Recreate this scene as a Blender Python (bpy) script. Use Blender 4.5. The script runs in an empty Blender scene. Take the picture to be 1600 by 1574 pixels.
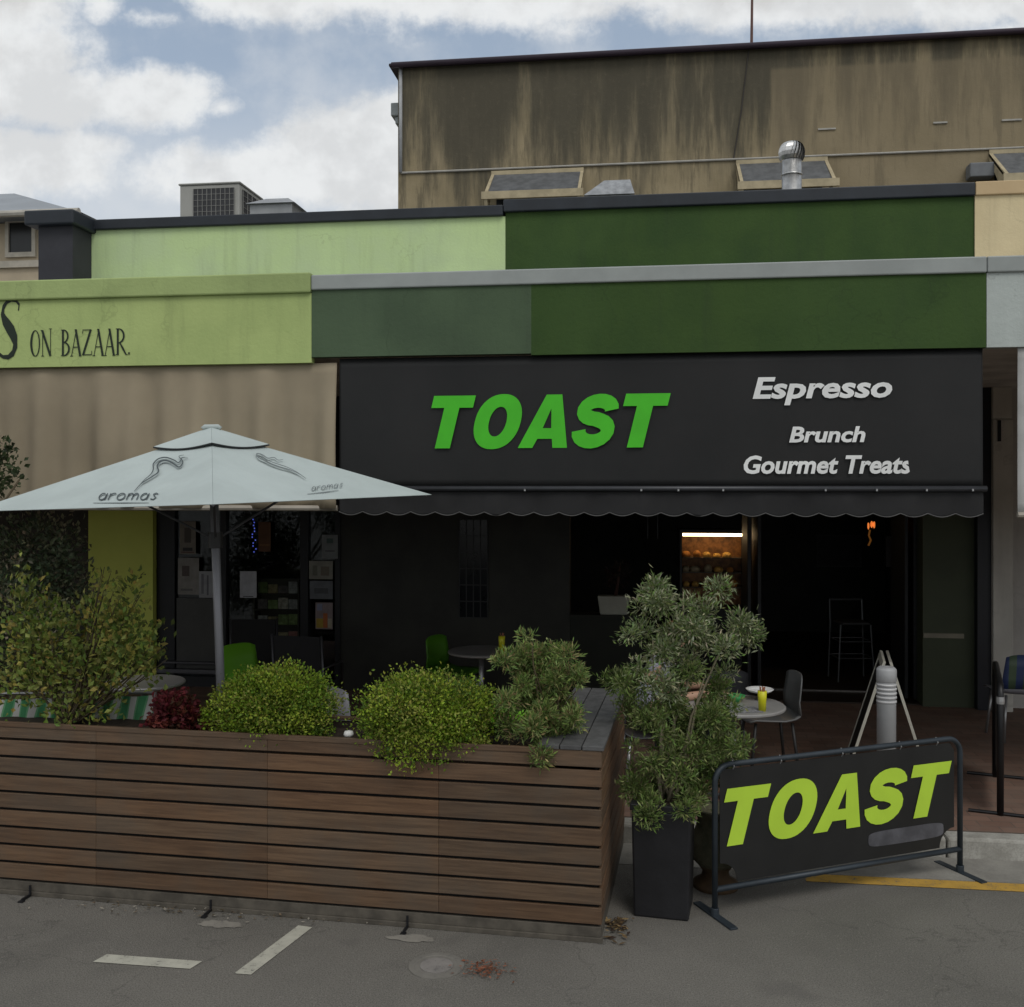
import bpy, bmesh, math, random
from mathutils import Vector, Matrix
random.seed(7)
R = math.radians
sc = bpy.context.scene
col = bpy.data.collections.new("Scene content"); sc.collection.children.link(col)

# ------------------------------------------------------------------ camera
F = 1600.0; H0 = 760.0; CAMZ = 2.5; TH = R(7.5)
CT, ST = math.cos(TH), math.sin(TH)
cd = bpy.data.cameras.new("camera"); cam = bpy.data.objects.new("camera", cd); sc.collection.objects.link(cam)
cam.location = (0, 0, CAMZ); cam.rotation_euler = (R(90), 0, TH)
cd.sensor_fit = 'HORIZONTAL'; cd.sensor_width = 36; cd.lens = 36.0 * F / 1600.0
cd.shift_y = -27.0 / 1600.0; cd.clip_start = 0.05; cd.clip_end = 5000
sc.camera = cam

# ------------------------------------------------------------------ sky
SUN_EL, SUN_AZ = R(52), R(150)          # azimuth measured from +Y towards +X
def nd(nt, t, **k):
    n = nt.nodes.new(t)
    for a, v in k.items(): setattr(n, a, v)
    return n
def math_(nt, op, a, b=None, c=None, clamp=False):
    n = nt.nodes.new('ShaderNodeMath'); n.operation = op; n.use_clamp = clamp
    for i, v in enumerate((a, b, c)):
        if v is None: continue
        if isinstance(v, (int, float)): n.inputs[i].default_value = v
        else: nt.links.new(v, n.inputs[i])
    return n.outputs[0]
def mixc(nt, fac, a, b, blend='MIX'):
    n = nt.nodes.new('ShaderNodeMix'); n.data_type = 'RGBA'; n.blend_type = blend
    for i, v in ((0, fac), (6, a), (7, b)):
        if isinstance(v, (int, float)): n.inputs[i].default_value = v
        elif isinstance(v, (tuple, list)): n.inputs[i].default_value = (*v[:3], 1)
        else: nt.links.new(v, n.inputs[i])
    return n.outputs[2]
def smooth(nt, v, lo, hi):
    n = nt.nodes.new('ShaderNodeMapRange'); n.interpolation_type = 'SMOOTHSTEP'
    nt.links.new(v, n.inputs[0]); n.inputs[1].default_value = lo; n.inputs[2].default_value = hi
    return n.outputs[0]
def noise(nt, vec, scale, detail=4, rough=.55, dist=0):
    n = nt.nodes.new('ShaderNodeTexNoise'); n.inputs['Scale'].default_value = scale
    n.inputs['Detail'].default_value = detail; n.inputs['Roughness'].default_value = rough
    n.inputs['Distortion'].default_value = dist
    nt.links.new(vec, n.inputs['Vector']); return n.outputs[0]

w = bpy.data.worlds.new("World"); sc.world = w; w.use_nodes = True
nt = w.node_tree; nt.nodes.clear()
out = nd(nt, 'ShaderNodeOutputWorld'); bg = nd(nt, 'ShaderNodeBackground'); bg.inputs[1].default_value = 0.1
sky = nd(nt, 'ShaderNodeTexSky', sky_type='NISHITA'); sky.sun_disc = False
sky.sun_elevation = SUN_EL; sky.sun_rotation = SUN_AZ; sky.air_density = 1.0; sky.dust_density = 1.5
tc = nd(nt, 'ShaderNodeTexCoord'); gen = tc.outputs['Generated']
def dot(v, vec):
    n = nd(nt, 'ShaderNodeVectorMath', operation='DOT_PRODUCT'); nt.links.new(v, n.inputs[0]); n.inputs[1].default_value = vec
    return n.outputs['Value']
lat = dot(gen, (CT, ST, 0)); fwd = dot(gen, (-ST, CT, 0)); up = dot(gen, (0, 0, 1))
fw = math_(nt, 'ADD', math_(nt, 'ABSOLUTE', fwd), .06)
t_ = math_(nt, 'DIVIDE', lat, fw); e_ = math_(nt, 'DIVIDE', up, fw)
comb = nd(nt, 'ShaderNodeCombineXYZ'); nt.links.new(t_, comb.inputs[0]); nt.links.new(e_, comb.inputs[1])
P2 = comb.outputs[0]
n1 = noise(nt, P2, 7, 6, .6); n2 = noise(nt, P2, 22, 5, .65)
cn = math_(nt, 'ADD', math_(nt, 'MULTIPLY', math_(nt, 'SUBTRACT', n1, .5), 1.0), math_(nt, 'MULTIPLY', math_(nt, 'SUBTRACT', n2, .5), .75))
# cloud banks as directions: (azimuth tangent, elevation tangent, radii)
banks = [(760, -10, 470, 108), (470, 30, 180, 60), (30, 30, 160, 110), (50, 140, 150, 80), (265, 188, 128, 56), (120, 190, 150, 60),
         (560, 285, 165, 88), (430, 300, 190, 56), (650, 235, 90, 70), (40, 285, 190, 62), (1180, 5, 460, 90), (1450, 15, 340, 90),
         (150, 262, 90, 30), (205, 60, 40, 26), (262, 75, 66, 17), (900, 50, 120, 40), (375, 205, 34, 22), (-300, 200, 300, 300), (1900, 0, 500, 300)]
field = None
for (px, py, rx, ry) in banks:
    a = math_(nt, 'DIVIDE', math_(nt, 'SUBTRACT', t_, (px - 800) / F), rx / F)
    b = math_(nt, 'DIVIDE', math_(nt, 'SUBTRACT', e_, (H0 - py) / F), ry / F)
    r = math_(nt, 'SQRT', math_(nt, 'ADD', math_(nt, 'MULTIPLY', a, a), math_(nt, 'MULTIPLY', b, b)))
    s = math_(nt, 'SUBTRACT', 1.0, r); s = math_(nt, 'MINIMUM', s, math_(nt, 'MULTIPLY', s, min(1.0, .12 + ry / 110)))
    field = s if field is None else math_(nt, 'MAXIMUM', field, s)
# rest of the sky: broken cloud everywhere else
nfar = noise(nt, gen, 2.6, 6, .6)
far = math_(nt, 'SUBTRACT', math_(nt, 'MULTIPLY', nfar, 3.0), 1.25)
infront = smooth(nt, fwd, .55, .75)
lowel = math_(nt, 'SUBTRACT', 1.0, smooth(nt, e_, .50, .75))
infront = math_(nt, 'MULTIPLY', infront, lowel)
mf = nd(nt, 'ShaderNodeMix', data_type='FLOAT'); nt.links.new(infront, mf.inputs[0]); nt.links.new(far, mf.inputs[2]); nt.links.new(field, mf.inputs[3])
dens = math_(nt, 'ADD', mf.outputs[0], cn)
mask = smooth(nt, dens, -.10, .30)
belly = math_(nt, 'MULTIPLY', smooth(nt, dens, .3, 1.0), smooth(nt, e_, .37, .45))
n3 = noise(nt, P2, 10, 5, .6)
cl = mixc(nt, belly, (9.6, 9.8, 9.9), (6.4, 6.2, 5.9))
cl = mixc(nt, math_(nt, 'MULTIPLY', smooth(nt, n3, .42, .62), .6), cl, (7.0, 7.15, 7.3))
skyc = mixc(nt, .62, sky.outputs[0], (5.3, 6.4, 7.8))
haze_ = math_(nt, 'MULTIPLY', math_(nt, 'SUBTRACT', 1.0, smooth(nt, e_, .26, .40)), .55)
skyc = mixc(nt, haze_, skyc, (8.2, 8.6, 9.0))
skyc = mixc(nt, math_(nt, 'MULTIPLY', smooth(nt, n1, .42, .70), .45), skyc, (8.2, 8.5, 8.8))
full = mixc(nt, mask, skyc, cl)
nt.links.new(full, bg.inputs[0]); nt.links.new(bg.outputs[0], out.inputs[0])

sl = bpy.data.lights.new("sun", 'SUN'); sl.energy = 1.2; sl.angle = R(25); sl.color = (1, .96, .9)
so = bpy.data.objects.new("sun", sl); sc.collection.objects.link(so)
d = Vector((math.sin(SUN_AZ) * math.cos(SUN_EL), math.cos(SUN_AZ) * math.cos(SUN_EL), math.sin(SUN_EL)))
so.rotation_euler = (-d).to_track_quat('-Z', 'Y').to_euler()

sc.view_settings.view_transform = 'Standard'; sc.view_settings.look = 'None'
sc.view_settings.exposure = -0.22; sc.view_settings.gamma = 1
sc.cycles.max_bounces = 6; sc.cycles.use_denoising = True
sc.cycles.caustics_reflective = False; sc.cycles.caustics_refractive = False

# ------------------------------------------------------------------ survey helpers
def P(px, py, Y):
    """point on the vertical plane at distance Y"""
    t = (px - 800) / F; dd = Y / (CT + t * ST); l = t * dd
    return Vector((-dd * ST + l * CT, Y, CAMZ - (py - H0) / F * dd))
def G(px, py, z=0.0):
    dd = (CAMZ - z) * F / (py - H0); l = (px - 800) / F * dd
    return Vector((-dd * ST + l * CT, dd * CT + l * ST, z))
def D(px, py, dd):
    l = (px - 800) / F * dd
    return Vector((-dd * ST + l * CT, dd * CT + l * ST, CAMZ - (py - H0) / F * dd))

# ------------------------------------------------------------------ materials
MATS = {}
def M(name, c, rough=.75, var=.12, scale=5, bump=0, bscale=80, metal=0, c2=None, fine=.0, spec=.4, stretch=(1, 1, 1), sheen=0, attr=False, streak=0):
    if name in MATS: return MATS[name]
    m = bpy.data.materials.new(name); m.use_nodes = True; MATS[name] = m
    t = m.node_tree; p = t.nodes['Principled BSDF']
    p.inputs['Roughness'].default_value = rough; p.inputs['Metallic'].default_value = metal
    p.inputs['Specular IOR Level'].default_value = spec
    tcn = t.nodes.new('ShaderNodeTexCoord'); mp = t.nodes.new('ShaderNodeMapping'); mp.inputs['Scale'].default_value = stretch
    t.links.new(tcn.outputs['Object'], mp.inputs[0]); v = mp.outputs[0]
    nz = noise(t, v, scale, 5, .6)
    lo = tuple(max(0, x * (1 - var)) for x in c); hi = c2 if c2 else tuple(x * (1 + var) for x in c)
    if c2: lo = c
    o = mixc(t, smooth(t, nz, .3, .7), lo, hi)
    if streak:
        m3 = t.nodes.new('ShaderNodeMapping'); m3.inputs['Scale'].default_value = (3.2, 3.2, .35); t.links.new(tcn.outputs['Object'], m3.inputs[0])
        ns_ = noise(t, m3.outputs[0], 1.6, 6, .65); o = mixc(t, math_(t, 'MULTIPLY', smooth(t, ns_, .48, .78), streak), o, tuple(x * .45 + .01 for x in c))
        vb_ = noise(t, tcn.outputs['Object'], .8, 3, .5); o = mixc(t, math_(t, 'MULTIPLY', smooth(t, vb_, .5, .62), streak * .6), o, tuple(min(1, x * 1.35 + .01) for x in c))
        vv = t.nodes.new('ShaderNodeTexVoronoi'); vv.feature = 'DISTANCE_TO_EDGE'; vv.inputs['Scale'].default_value = .55
        wv = t.nodes.new('ShaderNodeVectorMath'); wv.operation = 'ADD'; nw_ = t.nodes.new('ShaderNodeTexNoise'); nw_.inputs['Scale'].default_value = 2.5; nw_.inputs['Detail'].default_value = 5; t.links.new(tcn.outputs['Object'], nw_.inputs['Vector'])
        t.links.new(tcn.outputs['Object'], wv.inputs[0]); t.links.new(nw_.outputs['Color'], wv.inputs[1]); t.links.new(wv.outputs[0], vv.inputs['Vector'])
        ck = math_(t, 'MULTIPLY', math_(t, 'SUBTRACT', 1.0, smooth(t, vv.outputs['Distance'], .0015, .006)), smooth(t, vb_, .45, .55)); o = mixc(t, math_(t, 'MULTIPLY', ck, .2), o, tuple(x * .4 for x in c))
    if attr:
        a = t.nodes.new('ShaderNodeAttribute'); a.attribute_name = 'Col'
        o = mixc(t, 1.0, o, a.outputs[0], 'MULTIPLY')
    if fine:
        nf = noise(t, v, bscale, 3, .7)
        o = mixc(t, math_(t, 'MULTIPLY', smooth(t, nf, .35, .75), fine), o, tuple(x * .45 for x in c))
    t.links.new(o, p.inputs['Base Color'])
    if bump:
        nb = noise(t, v, bscale, 4, .6); b = t.nodes.new('ShaderNodeBump'); b.inputs['Strength'].default_value = bump; b.inputs['Distance'].default_value = .01
        t.links.new(nb, b.inputs['Height']); t.links.new(b.outputs[0], p.inputs['Normal'])
    return m
def EM(name, c, s):
    if name in MATS: return MATS[name]
    m = bpy.data.materials.new(name); m.use_nodes = True; MATS[name] = m
    p = m.node_tree.nodes['Principled BSDF']; p.inputs['Base Color'].default_value = (*c, 1)
    p.inputs['Emission Color'].default_value = (*c, 1); p.inputs['Emission Strength'].default_value = s
    return m
def leafmat(name, rough=.55, trans=.25):
    m = bpy.data.materials.new(name); m.use_nodes = True; t = m.node_tree
    p = t.nodes['Principled BSDF']; a = t.nodes.new('ShaderNodeAttribute'); a.attribute_name = 'Col'
    t.links.new(a.outputs[0], p.inputs['Base Color']); p.inputs['Roughness'].default_value = rough; p.inputs['Specular IOR Level'].default_value = .25
    tr = t.nodes.new('ShaderNodeBsdfTranslucent'); t.links.new(a.outputs[0], tr.inputs[0])
    mx = t.nodes.new('ShaderNodeMixShader'); mx.inputs[0].default_value = trans
    t.links.new(p.outputs[0], mx.inputs[1]); t.links.new(tr.outputs[0], mx.inputs[2])
    t.links.new(mx.outputs[0], t.nodes['Material Output'].inputs[0]); return m
LEAF = leafmat('leaf')
glass = bpy.data.materials.new('shop glass'); glass.use_nodes = True
t = glass.node_tree; t.nodes.clear(); o_ = t.nodes.new('ShaderNodeOutputMaterial'); tr = t.nodes.new('ShaderNodeBsdfTransparent'); tr.inputs[0].default_value = (.85, .87, .87, 1)
gl = t.nodes.new('ShaderNodeBsdfGlossy'); gl.inputs['Roughness'].default_value = .03; gl.inputs[0].default_value = (.8, .85, .9, 1)
fr = t.nodes.new('ShaderNodeFresnel'); fr.inputs[0].default_value = 1.5; mx = t.nodes.new('ShaderNodeMixShader')
t.links.new(fr.outputs[0], mx.inputs[0]); t.links.new(tr.outputs[0], mx.inputs[1]); t.links.new(gl.outputs[0], mx.inputs[2]); t.links.new(mx.outputs[0], o_.inputs[0])

# ------------------------------------------------------------------ mesh builder
def chain_inv(p):
    m = Matrix.Identity(4)
    while p is not None:
        m = p.matrix_basis @ m; p = p.parent
    return m.inverted()
class MB:
    def __init__(s): s.v = []; s.f = []; s.c = []; s.cur = (1, 1, 1)
    def add(s, vs, fs):
        n = len(s.v); s.v += [tuple(x) for x in vs]; s.f += [tuple(i + n for i in f) for f in fs]; s.c += [s.cur] * len(vs)
        return s
    def box(s, a, b, M4=None):
        x0, y0, z0 = a; x1, y1, z1 = b
        vs = [Vector(q) for q in ((x0, y0, z0), (x1, y0, z0), (x1, y1, z0), (x0, y1, z0), (x0, y0, z1), (x1, y0, z1), (x1, y1, z1), (x0, y1, z1))]
        if M4 is not None: vs = [M4 @ q for q in vs]
        return s.add(vs, [(0, 3, 2, 1), (4, 5, 6, 7), (0, 1, 5, 4), (1, 2, 6, 5), (2, 3, 7, 6), (3, 0, 4, 7)])
    def tube(s, pts, r, n=10, cap=True):
        pts = [Vector(p) for p in pts]; rr = r if isinstance(r, (list, tuple)) else [r] * len(pts)
        vs = []; fs = []; pn = None
        for i, p in enumerate(pts):
            a = pts[max(i - 1, 0)]; b = pts[min(i + 1, len(pts) - 1)]; dr = (b - a).normalized()
            if pn is None: pn = dr.orthogonal().normalized()
            else: pn = (pn - dr * pn.dot(dr)).normalized()
            q = dr.cross(pn)
            for k in range(n):
                an = 2 * math.pi * k / n; vs.append(p + (pn * math.cos(an) + q * math.sin(an)) * rr[i])
        for i in range(len(pts) - 1):
            for k in range(n):
                a = i * n + k; b = i * n + (k + 1) % n; fs.append((a, b, b + n, a + n))
        if cap: fs.append(tuple(range(n - 1, -1, -1))); fs.append(tuple(range((len(pts) - 1) * n, len(pts) * n)))
        return s.add(vs, fs)
    def lathe(s, prof, c, n=28, M4=None):
        vs = []; fs = []
        for (r, z) in prof:
            for k in range(n):
                an = 2 * math.pi * k / n; q = Vector((r * math.cos(an), r * math.sin(an), z))
                if M4 is not None: q = M4 @ q
                vs.append(q + Vector(c))
        for i in range(len(prof) - 1):
            for k in range(n):
                a = i * n + k; b = i * n + (k + 1) % n; fs.append((a, b, b + n, a + n))
        fs.append(tuple(range(n - 1, -1, -1))); fs.append(tuple(range((len(prof) - 1) * n, len(prof) * n)))
        return s.add(vs, fs)
    def quad(s, *p): return s.add(p, [tuple(range(len(p)))])
    def prism(s, poly, dirv):
        n = len(poly); dv = Vector(dirv); vs = [Vector(p) for p in poly] + [Vector(p) + dv for p in poly]
        fs = [tuple(range(n)), tuple(range(2 * n - 1, n - 1, -1))] + [(i, i + n, (i + 1) % n + n, (i + 1) % n) for i in range(n)]
        return s.add(vs, fs)
    def build(s, name, mat, parent=None, bevel=0, smooth_=False, recalc=True):
        me = bpy.data.meshes.new(name); me.from_pydata(s.v, [], s.f)
        ca = me.color_attributes.new('Col', 'FLOAT_COLOR', 'POINT')
        ca.data.foreach_set('color', [x for c in s.c for x in (*c, 1)])
        if recalc:
            bm = bmesh.new(); bm.from_mesh(me); bmesh.ops.recalc_face_normals(bm, faces=bm.faces); bm.to_mesh(me); bm.free()
        me.transform(chain_inv(parent)); me.materials.append(mat)
        if smooth_: me.shade_smooth() if hasattr(me, 'shade_smooth') else None
        o = bpy.data.objects.new(name, me); col.objects.link(o); o.parent = parent
        if smooth_:
            for p in me.polygons: p.use_smooth = len(p.vertices) <= 4
        if bevel:
            b = o.modifiers.new('bevel', 'BEVEL'); b.width = bevel; b.segments = 2; b.limit_method = 'ANGLE'
        return o
def thing(name, label, cat, loc, rz=0, group=None):
    o = bpy.data.objects.new(name, None); col.objects.link(o); o.empty_display_size = .1
    o.location = loc; o.rotation_euler = (0, 0, rz); return tag(o, label, cat, group)
def tag(o, label, cat, group=None, kind=None):
    o['label'] = label
    if cat: o['category'] = cat
    if group: o['group'] = group
    if kind: o['kind'] = kind
    return o
def struct(o, label=None):
    o['kind'] = 'structure'
    if label: o['label'] = label
    return o
def dup(root, loc, rz, label):
    def cp(o, par):
        c = o.copy(); col.objects.link(c); c.parent = par
        for ch in [x for x in col.objects if x.parent == o]: cp(ch, c)
        return c
    r = cp(root, None); r.location = loc; r.rotation_euler = (0, 0, rz); r['label'] = label; return r

# ------------------------------------------------------------------ lettering
def poly_letters(name, polys, mat, M4, parent, ext=.0008):
    """polys: closed outlines in a plane (holes allowed); M4 maps (x,y,0) to the world"""
    cu = bpy.data.curves.new(name, 'CURVE'); cu.dimensions = '2D'; cu.fill_mode = 'BOTH'; cu.extrude = ext
    for p in polys:
        sp = cu.splines.new('POLY'); sp.points.add(len(p) - 1); sp.use_cyclic_u = True
        for i, q in enumerate(p): sp.points[i].co = (q[0], q[1], 0, 1)
    return finish_text(name, cu, mat, M4, parent)
def finish_text(name, cu, mat, M4, parent, warp=None):
    tmp = bpy.data.objects.new('tmp', cu); col.objects.link(tmp)
    bpy.context.view_layer.update()
    me = bpy.data.meshes.new_from_object(tmp.evaluated_get(bpy.context.evaluated_depsgraph_get()))
    bpy.data.objects.remove(tmp); me.name = name
    me.transform(M4); me.transform(chain_inv(parent)); me.materials.clear(); me.materials.append(mat)
    o = bpy.data.objects.new(name, me); col.objects.link(o); o.parent = parent; return o
def text(name, s, mat, M4, parent, size=1, off=0, shear=0, sx=1, ext=.002, fit=None):
    cu = bpy.data.curves.new(name, 'FONT'); cu.body = s; cu.size = size; cu.offset = off; cu.shear = shear; cu.extrude = ext; cu.resolution_u = 3
    if fit:
        tmp = bpy.data.objects.new('tmp', cu); col.objects.link(tmp); bpy.context.view_layer.update()
        bb = [Vector(b) for b in tmp.bound_box]; x0 = min(b.x for b in bb); x1 = max(b.x for b in bb); y0 = min(b.y for b in bb); y1 = max(b.y for b in bb)
        bpy.data.objects.remove(tmp)
        W_, H_ = fit; S = Matrix.Diagonal((W_ / (x1 - x0), H_ / (y1 - y0), 1, 1)) @ Matrix.Translation((-x0, -y0, 0))
        M4 = M4 @ S
    return finish_text(name, cu, mat, M4, parent)
def ell(cx, cy, rx, ry, n=40, p=2.0):
    r = []
    for k in range(n):
        a = 2 * math.pi * k / n; c, s = math.cos(a), math.sin(a)
        r.append((cx + rx * math.copysign(abs(c) ** (2 / p), c), cy + ry * math.copysign(abs(s) ** (2 / p), s)))
    return r
def ribbon(pts, ws):
    L_, R_ = [], []
    for i, (x, y) in enumerate(pts):
        a = pts[max(i - 1, 0)]; b = pts[min(i + 1, len(pts) - 1)]; dx, dy = b[0] - a[0], b[1] - a[1]; l = math.hypot(dx, dy) or 1
        w_ = ws[i] if isinstance(ws, list) else ws
        L_.append((x - dy / l * w_ / 2, y + dx / l * w_ / 2)); R_.append((x + dy / l * w_ / 2, y - dx / l * w_ / 2))
    return L_ + R_[::-1]
def s_path(cx, w, n=14, r0=-2, r1=178):
    """S centre line, height 1 less the stroke"""
    up_, lo_ = [], []
    for k in range(n + 1):
        a = R(r0 + (270 - r0) * k / n); up_.append((cx + w * math.cos(a), .705 + .17 * math.sin(a)))
    for k in range(1, n + 1):
        a = R(90 - (90 + (360 - r1)) * k / n); lo_.append((cx + w * 1.04 * math.cos(a), .315 + .20 * math.sin(a)))
    lo_ = [(x, y - .0) for x, y in lo_]
    return up_ + lo_
LET = {
 'T': ([[(0, 1), (.80, 1), (.80, .77), (.54, .77), (.54, 0), (.25, 0), (.25, .77), (0, .77)]], .80),
 'O': ([ell(.45, .5, .45, .52, 44, 2.2), ell(.45, .5, .17, .28, 36, 2.1)], .86),
 'A': ([[(-.04, 0), (.25, 0), (.31, .17), (.60, .17), (.65, 0), (.94, 0), (.61, 1), (.30, 1)], [(.37, .37), (.455, .74), (.54, .37)]], .90),
 'S': ([ribbon(s_path(.41, .27), .262)], .80)}
def toast(name, mat, M4, parent, W_, H_, shear=.24, gap=.05):
    polys = []
    for ch, (f0, f1) in zip('TOAST', ((0, .191), (.181, .386), (.368, .574), (.594, .788), (.806, 1.0))):
        pl = [[(a + shear * b, b) for a, b in p] for p in LET[ch][0]]; xs = [a for p in pl for a, b in p]; x0, x1 = min(xs), max(xs)
        polys += [[((f0 + (a - x0) / (x1 - x0) * (f1 - f0)) * W_, b * H_) for a, b in p] for p in pl]
    return poly_letters(name, polys, mat, M4, parent)
def plane_mat(o, ux, uy):
    """matrix taking (x,y,0) to origin + x*ux + y*uy"""
    ux = Vector(ux).normalized(); uy = Vector(uy).normalized(); n = ux.cross(uy).normalized()
    return Matrix.Translation(Vector(o)) @ Matrix((ux, uy, n)).transposed().to_4x4()
def wall_text(px0, px1, ytop, ybot, Y, out_=.004):
    a = P(px0, ybot, Y); b = P(px1, ybot, Y); c = P(px0, ytop, Y)
    return plane_mat((a.x, Y - out_, a.z), (1, 0, 0), (0, 0, 1)), b.x - a.x, c.z - a.z

# ------------------------------------------------------------------ foliage
def rv():
    while True:
        v = Vector((random.uniform(-1, 1), random.uniform(-1, 1), random.uniform(-1, 1)))
        if .05 < v.length < 1: return v.normalized()
def foliage(name, blobs, n, L, W, cols, parent, k=26, sig=.22, upb=.3, fill=.25, mat=None, inner=.0):
    mb = MB(); wts = [b[3] * b[4] * b[5] for b in blobs]; tot = sum(wts)
    for b, wt in zip(blobs, wts):
        c = Vector(b[:3]); r = Vector(b[3:6]); cols_ = b[6] if len(b) > 6 else cols; nn = int(n * wt / tot); kk = max(4, int(k * (wt / tot) ** .6))
        cl = []
        for i in range(kk):
            dv = rv(); q = random.uniform(.45, 1.12) ** .5; cl.append((c + Vector((dv.x * r.x, dv.y * r.y, dv.z * r.z)) * q * .9, dv, random.choice(cols_), random.uniform(.72, 1.25)))
        for i in range(nn):
            if random.random() < fill:
                dv = rv(); q = random.uniform(inner, 1) ** .6; p = c + Vector((dv.x * r.x, dv.y * r.y, dv.z * r.z)) * q; bc = random.choice(cols_); br = random.uniform(.6, 1.1)
            else:
                cc, dv0, bc, br0 = random.choice(cl)
                g = Vector((random.gauss(0, 1), random.gauss(0, 1), random.gauss(0, 1))) * sig
                p = cc + Vector((g.x * r.x, g.y * r.y, g.z * r.z)); dv = (dv0 + rv() * .6).normalized(); br = br0 * random.uniform(.8, 1.2)
            ax = (dv * .8 + rv() * .8 + Vector((0, 0, upb))).normalized(); sd = ax.cross(rv()).normalized(); nn_ = ax.cross(sd)
            l = L * random.uniform(.6, 1.25); wd = W * random.uniform(.7, 1.2)
            mb.cur = tuple(min(1, x * br * random.uniform(.9, 1.1)) for x in bc)
            mb.add([p, p + ax * l * .5 + sd * wd + nn_ * wd * .4, p + ax * l, p + ax * l * .5 - sd * wd + nn_ * wd * .4], [(0, 1, 2), (0, 2, 3)])
    return mb.build(name, mat or LEAF, parent, recalc=False)
def stems(name, base, tips, r, mat, parent, spread=.04, seg=4):
    mb = MB(); base = Vector(base)
    for tp in tips:
        b = base + Vector((random.uniform(-spread, spread), random.uniform(-spread, spread), 0)); tp = Vector(tp)
        pts = []; rs = []
        for i in range(seg + 1):
            q = i / seg; p = b.lerp(tp, q) + Vector((random.uniform(-1, 1), random.uniform(-1, 1), 0)) * .025 * math.sin(q * 3.1)
            pts.append(p); rs.append(r * (1 - .75 * q))
        mb.tube(pts, rs, 6)
    return mb.build(name, mat, parent, smooth_=True)
def tufts(obs, per, rr, k=.95):
    out = []
    for b in obs:
        for i in range(max(2, int(per * b[2] * b[3] / 1400))):
            a = random.uniform(0, 6.283); q = random.uniform(.05, 1) ** .5 * k; x = b[0] + b[2] * q * math.cos(a); y = b[1] + b[3] * q * math.sin(a); s_ = random.uniform(*rr); out.append((x, y, s_, s_ * random.uniform(.75, 1.0), (b[4] if len(b) > 4 else 0) + random.uniform(-.14, .14)))
    return out
def PB(px, py, rx, ry, Y, ryd=None):
    p = P(px, py, Y); dd = Y / (CT + (px - 800) / F * ST); s = dd / F
    return (p.x, Y, p.z, rx * s, (ryd if ryd else (rx + ry) / 2) * s, ry * s)

# ================================================================== GROUND
asph = bpy.data.materials.new('asphalt'); asph.use_nodes = True; t = asph.node_tree; p_ = t.nodes['Principled BSDF']
tcn = t.nodes.new('ShaderNodeTexCoord'); v = tcn.outputs['Object']
a = noise(t, v, .55, 6, .6, .4); b = noise(t, v, 130, 2, .7); c_ = noise(t, v, 6, 6, .7); d_ = noise(t, v, 1.7, 5, .6, 1.2)
cc = mixc(t, smooth(t, a, .35, .65), (.150, .142, .125), (.195, .184, .162))
cc = mixc(t, math_(t, 'MULTIPLY', smooth(t, d_, .52, .72), .35), cc, (.118, .112, .10))
cc = mixc(t, math_(t, 'MULTIPLY', smooth(t, b, .40, .66), .6), cc, (.05, .048, .045))
cc = mixc(t, math_(t, 'MULTIPLY', smooth(t, c_, .55, .8), .3), cc, (.2, .19, .175))
b3 = noise(t, v, 70, 2, .6); cc = mixc(t, math_(t, 'MULTIPLY', smooth(t, b3, .60, .74), .55), cc, (.30, .285, .25))
sp_ = noise(t, v, 1.1, 3, .5, .6); cc = mixc(t, math_(t, 'MULTIPLY', smooth(t, sp_, .60, .68), .35), cc, (.085, .08, .075))
ve = t.nodes.new('ShaderNodeTexVoronoi'); ve.feature = 'DISTANCE_TO_EDGE'; ve.inputs['Scale'].default_value = .42
wa = t.nodes.new('ShaderNodeVectorMath'); wa.operation = 'ADD'; na = t.nodes.new('ShaderNodeTexNoise'); na.inputs['Scale'].default_value = 3; na.inputs['Detail'].default_value = 6; t.links.new(v, na.inputs['Vector'])
t.links.new(v, wa.inputs[0]); t.links.new(na.outputs['Color'], wa.inputs[1]); t.links.new(wa.outputs[0], ve.inputs['Vector'])
cc = mixc(t, math_(t, 'MULTIPLY', math_(t, 'SUBTRACT', 1.0, smooth(t, ve.outputs['Distance'], .001, .005)), .32), cc, (.05, .047, .043))
vo = t.nodes.new('ShaderNodeTexVoronoi'); vo.inputs['Scale'].default_value = 2.3; t.links.new(v, vo.inputs[0])
cc = mixc(t, math_(t, 'SUBTRACT', 1.0, smooth(t, vo.outputs['Distance'], .008, .02)), cc, (.42, .41, .38))
t.links.new(cc, p_.inputs['Base Color']); p_.inputs['Roughness'].default_value = .85; p_.inputs['Specular IOR Level'].default_value = .3
bp = t.nodes.new('ShaderNodeBump'); bp.inputs['Strength'].default_value = .8; bp.inputs['Distance'].default_value = .008
t.links.new(b, bp.inputs['Height']); t.links.new(bp.outputs[0], p_.inputs['Normal'])
KY = 7.2; FZ = .14; SY = 11.5
mb = MB(); mb.quad((-1500, -1500, 0), (1500, -1500, 0), (1500, KY + .1, 0), (-1500, KY + .1, 0)); struct(mb.build('road', asph, recalc=False), 'grey asphalt road in front of the shops')
grassy = M('far ground', (.12, .11, .09), .9, .3, .2)
mb = MB(); mb.quad((-1500, 11.4, .13), (1500, 11.4, .13), (1500, 1500, .13), (-1500, 1500, .13)); struct(mb.build('ground', grassy, recalc=False), 'ground behind the shopfronts')
pav = bpy.data.materials.new('pavers'); pav.use_nodes = True; t = pav.node_tree; p_ = t.nodes['Principled BSDF']
tcn = t.nodes.new('ShaderNodeTexCoord'); bk = t.nodes.new('ShaderNodeTexBrick'); t.links.new(tcn.outputs['Object'], bk.inputs[0])
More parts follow.
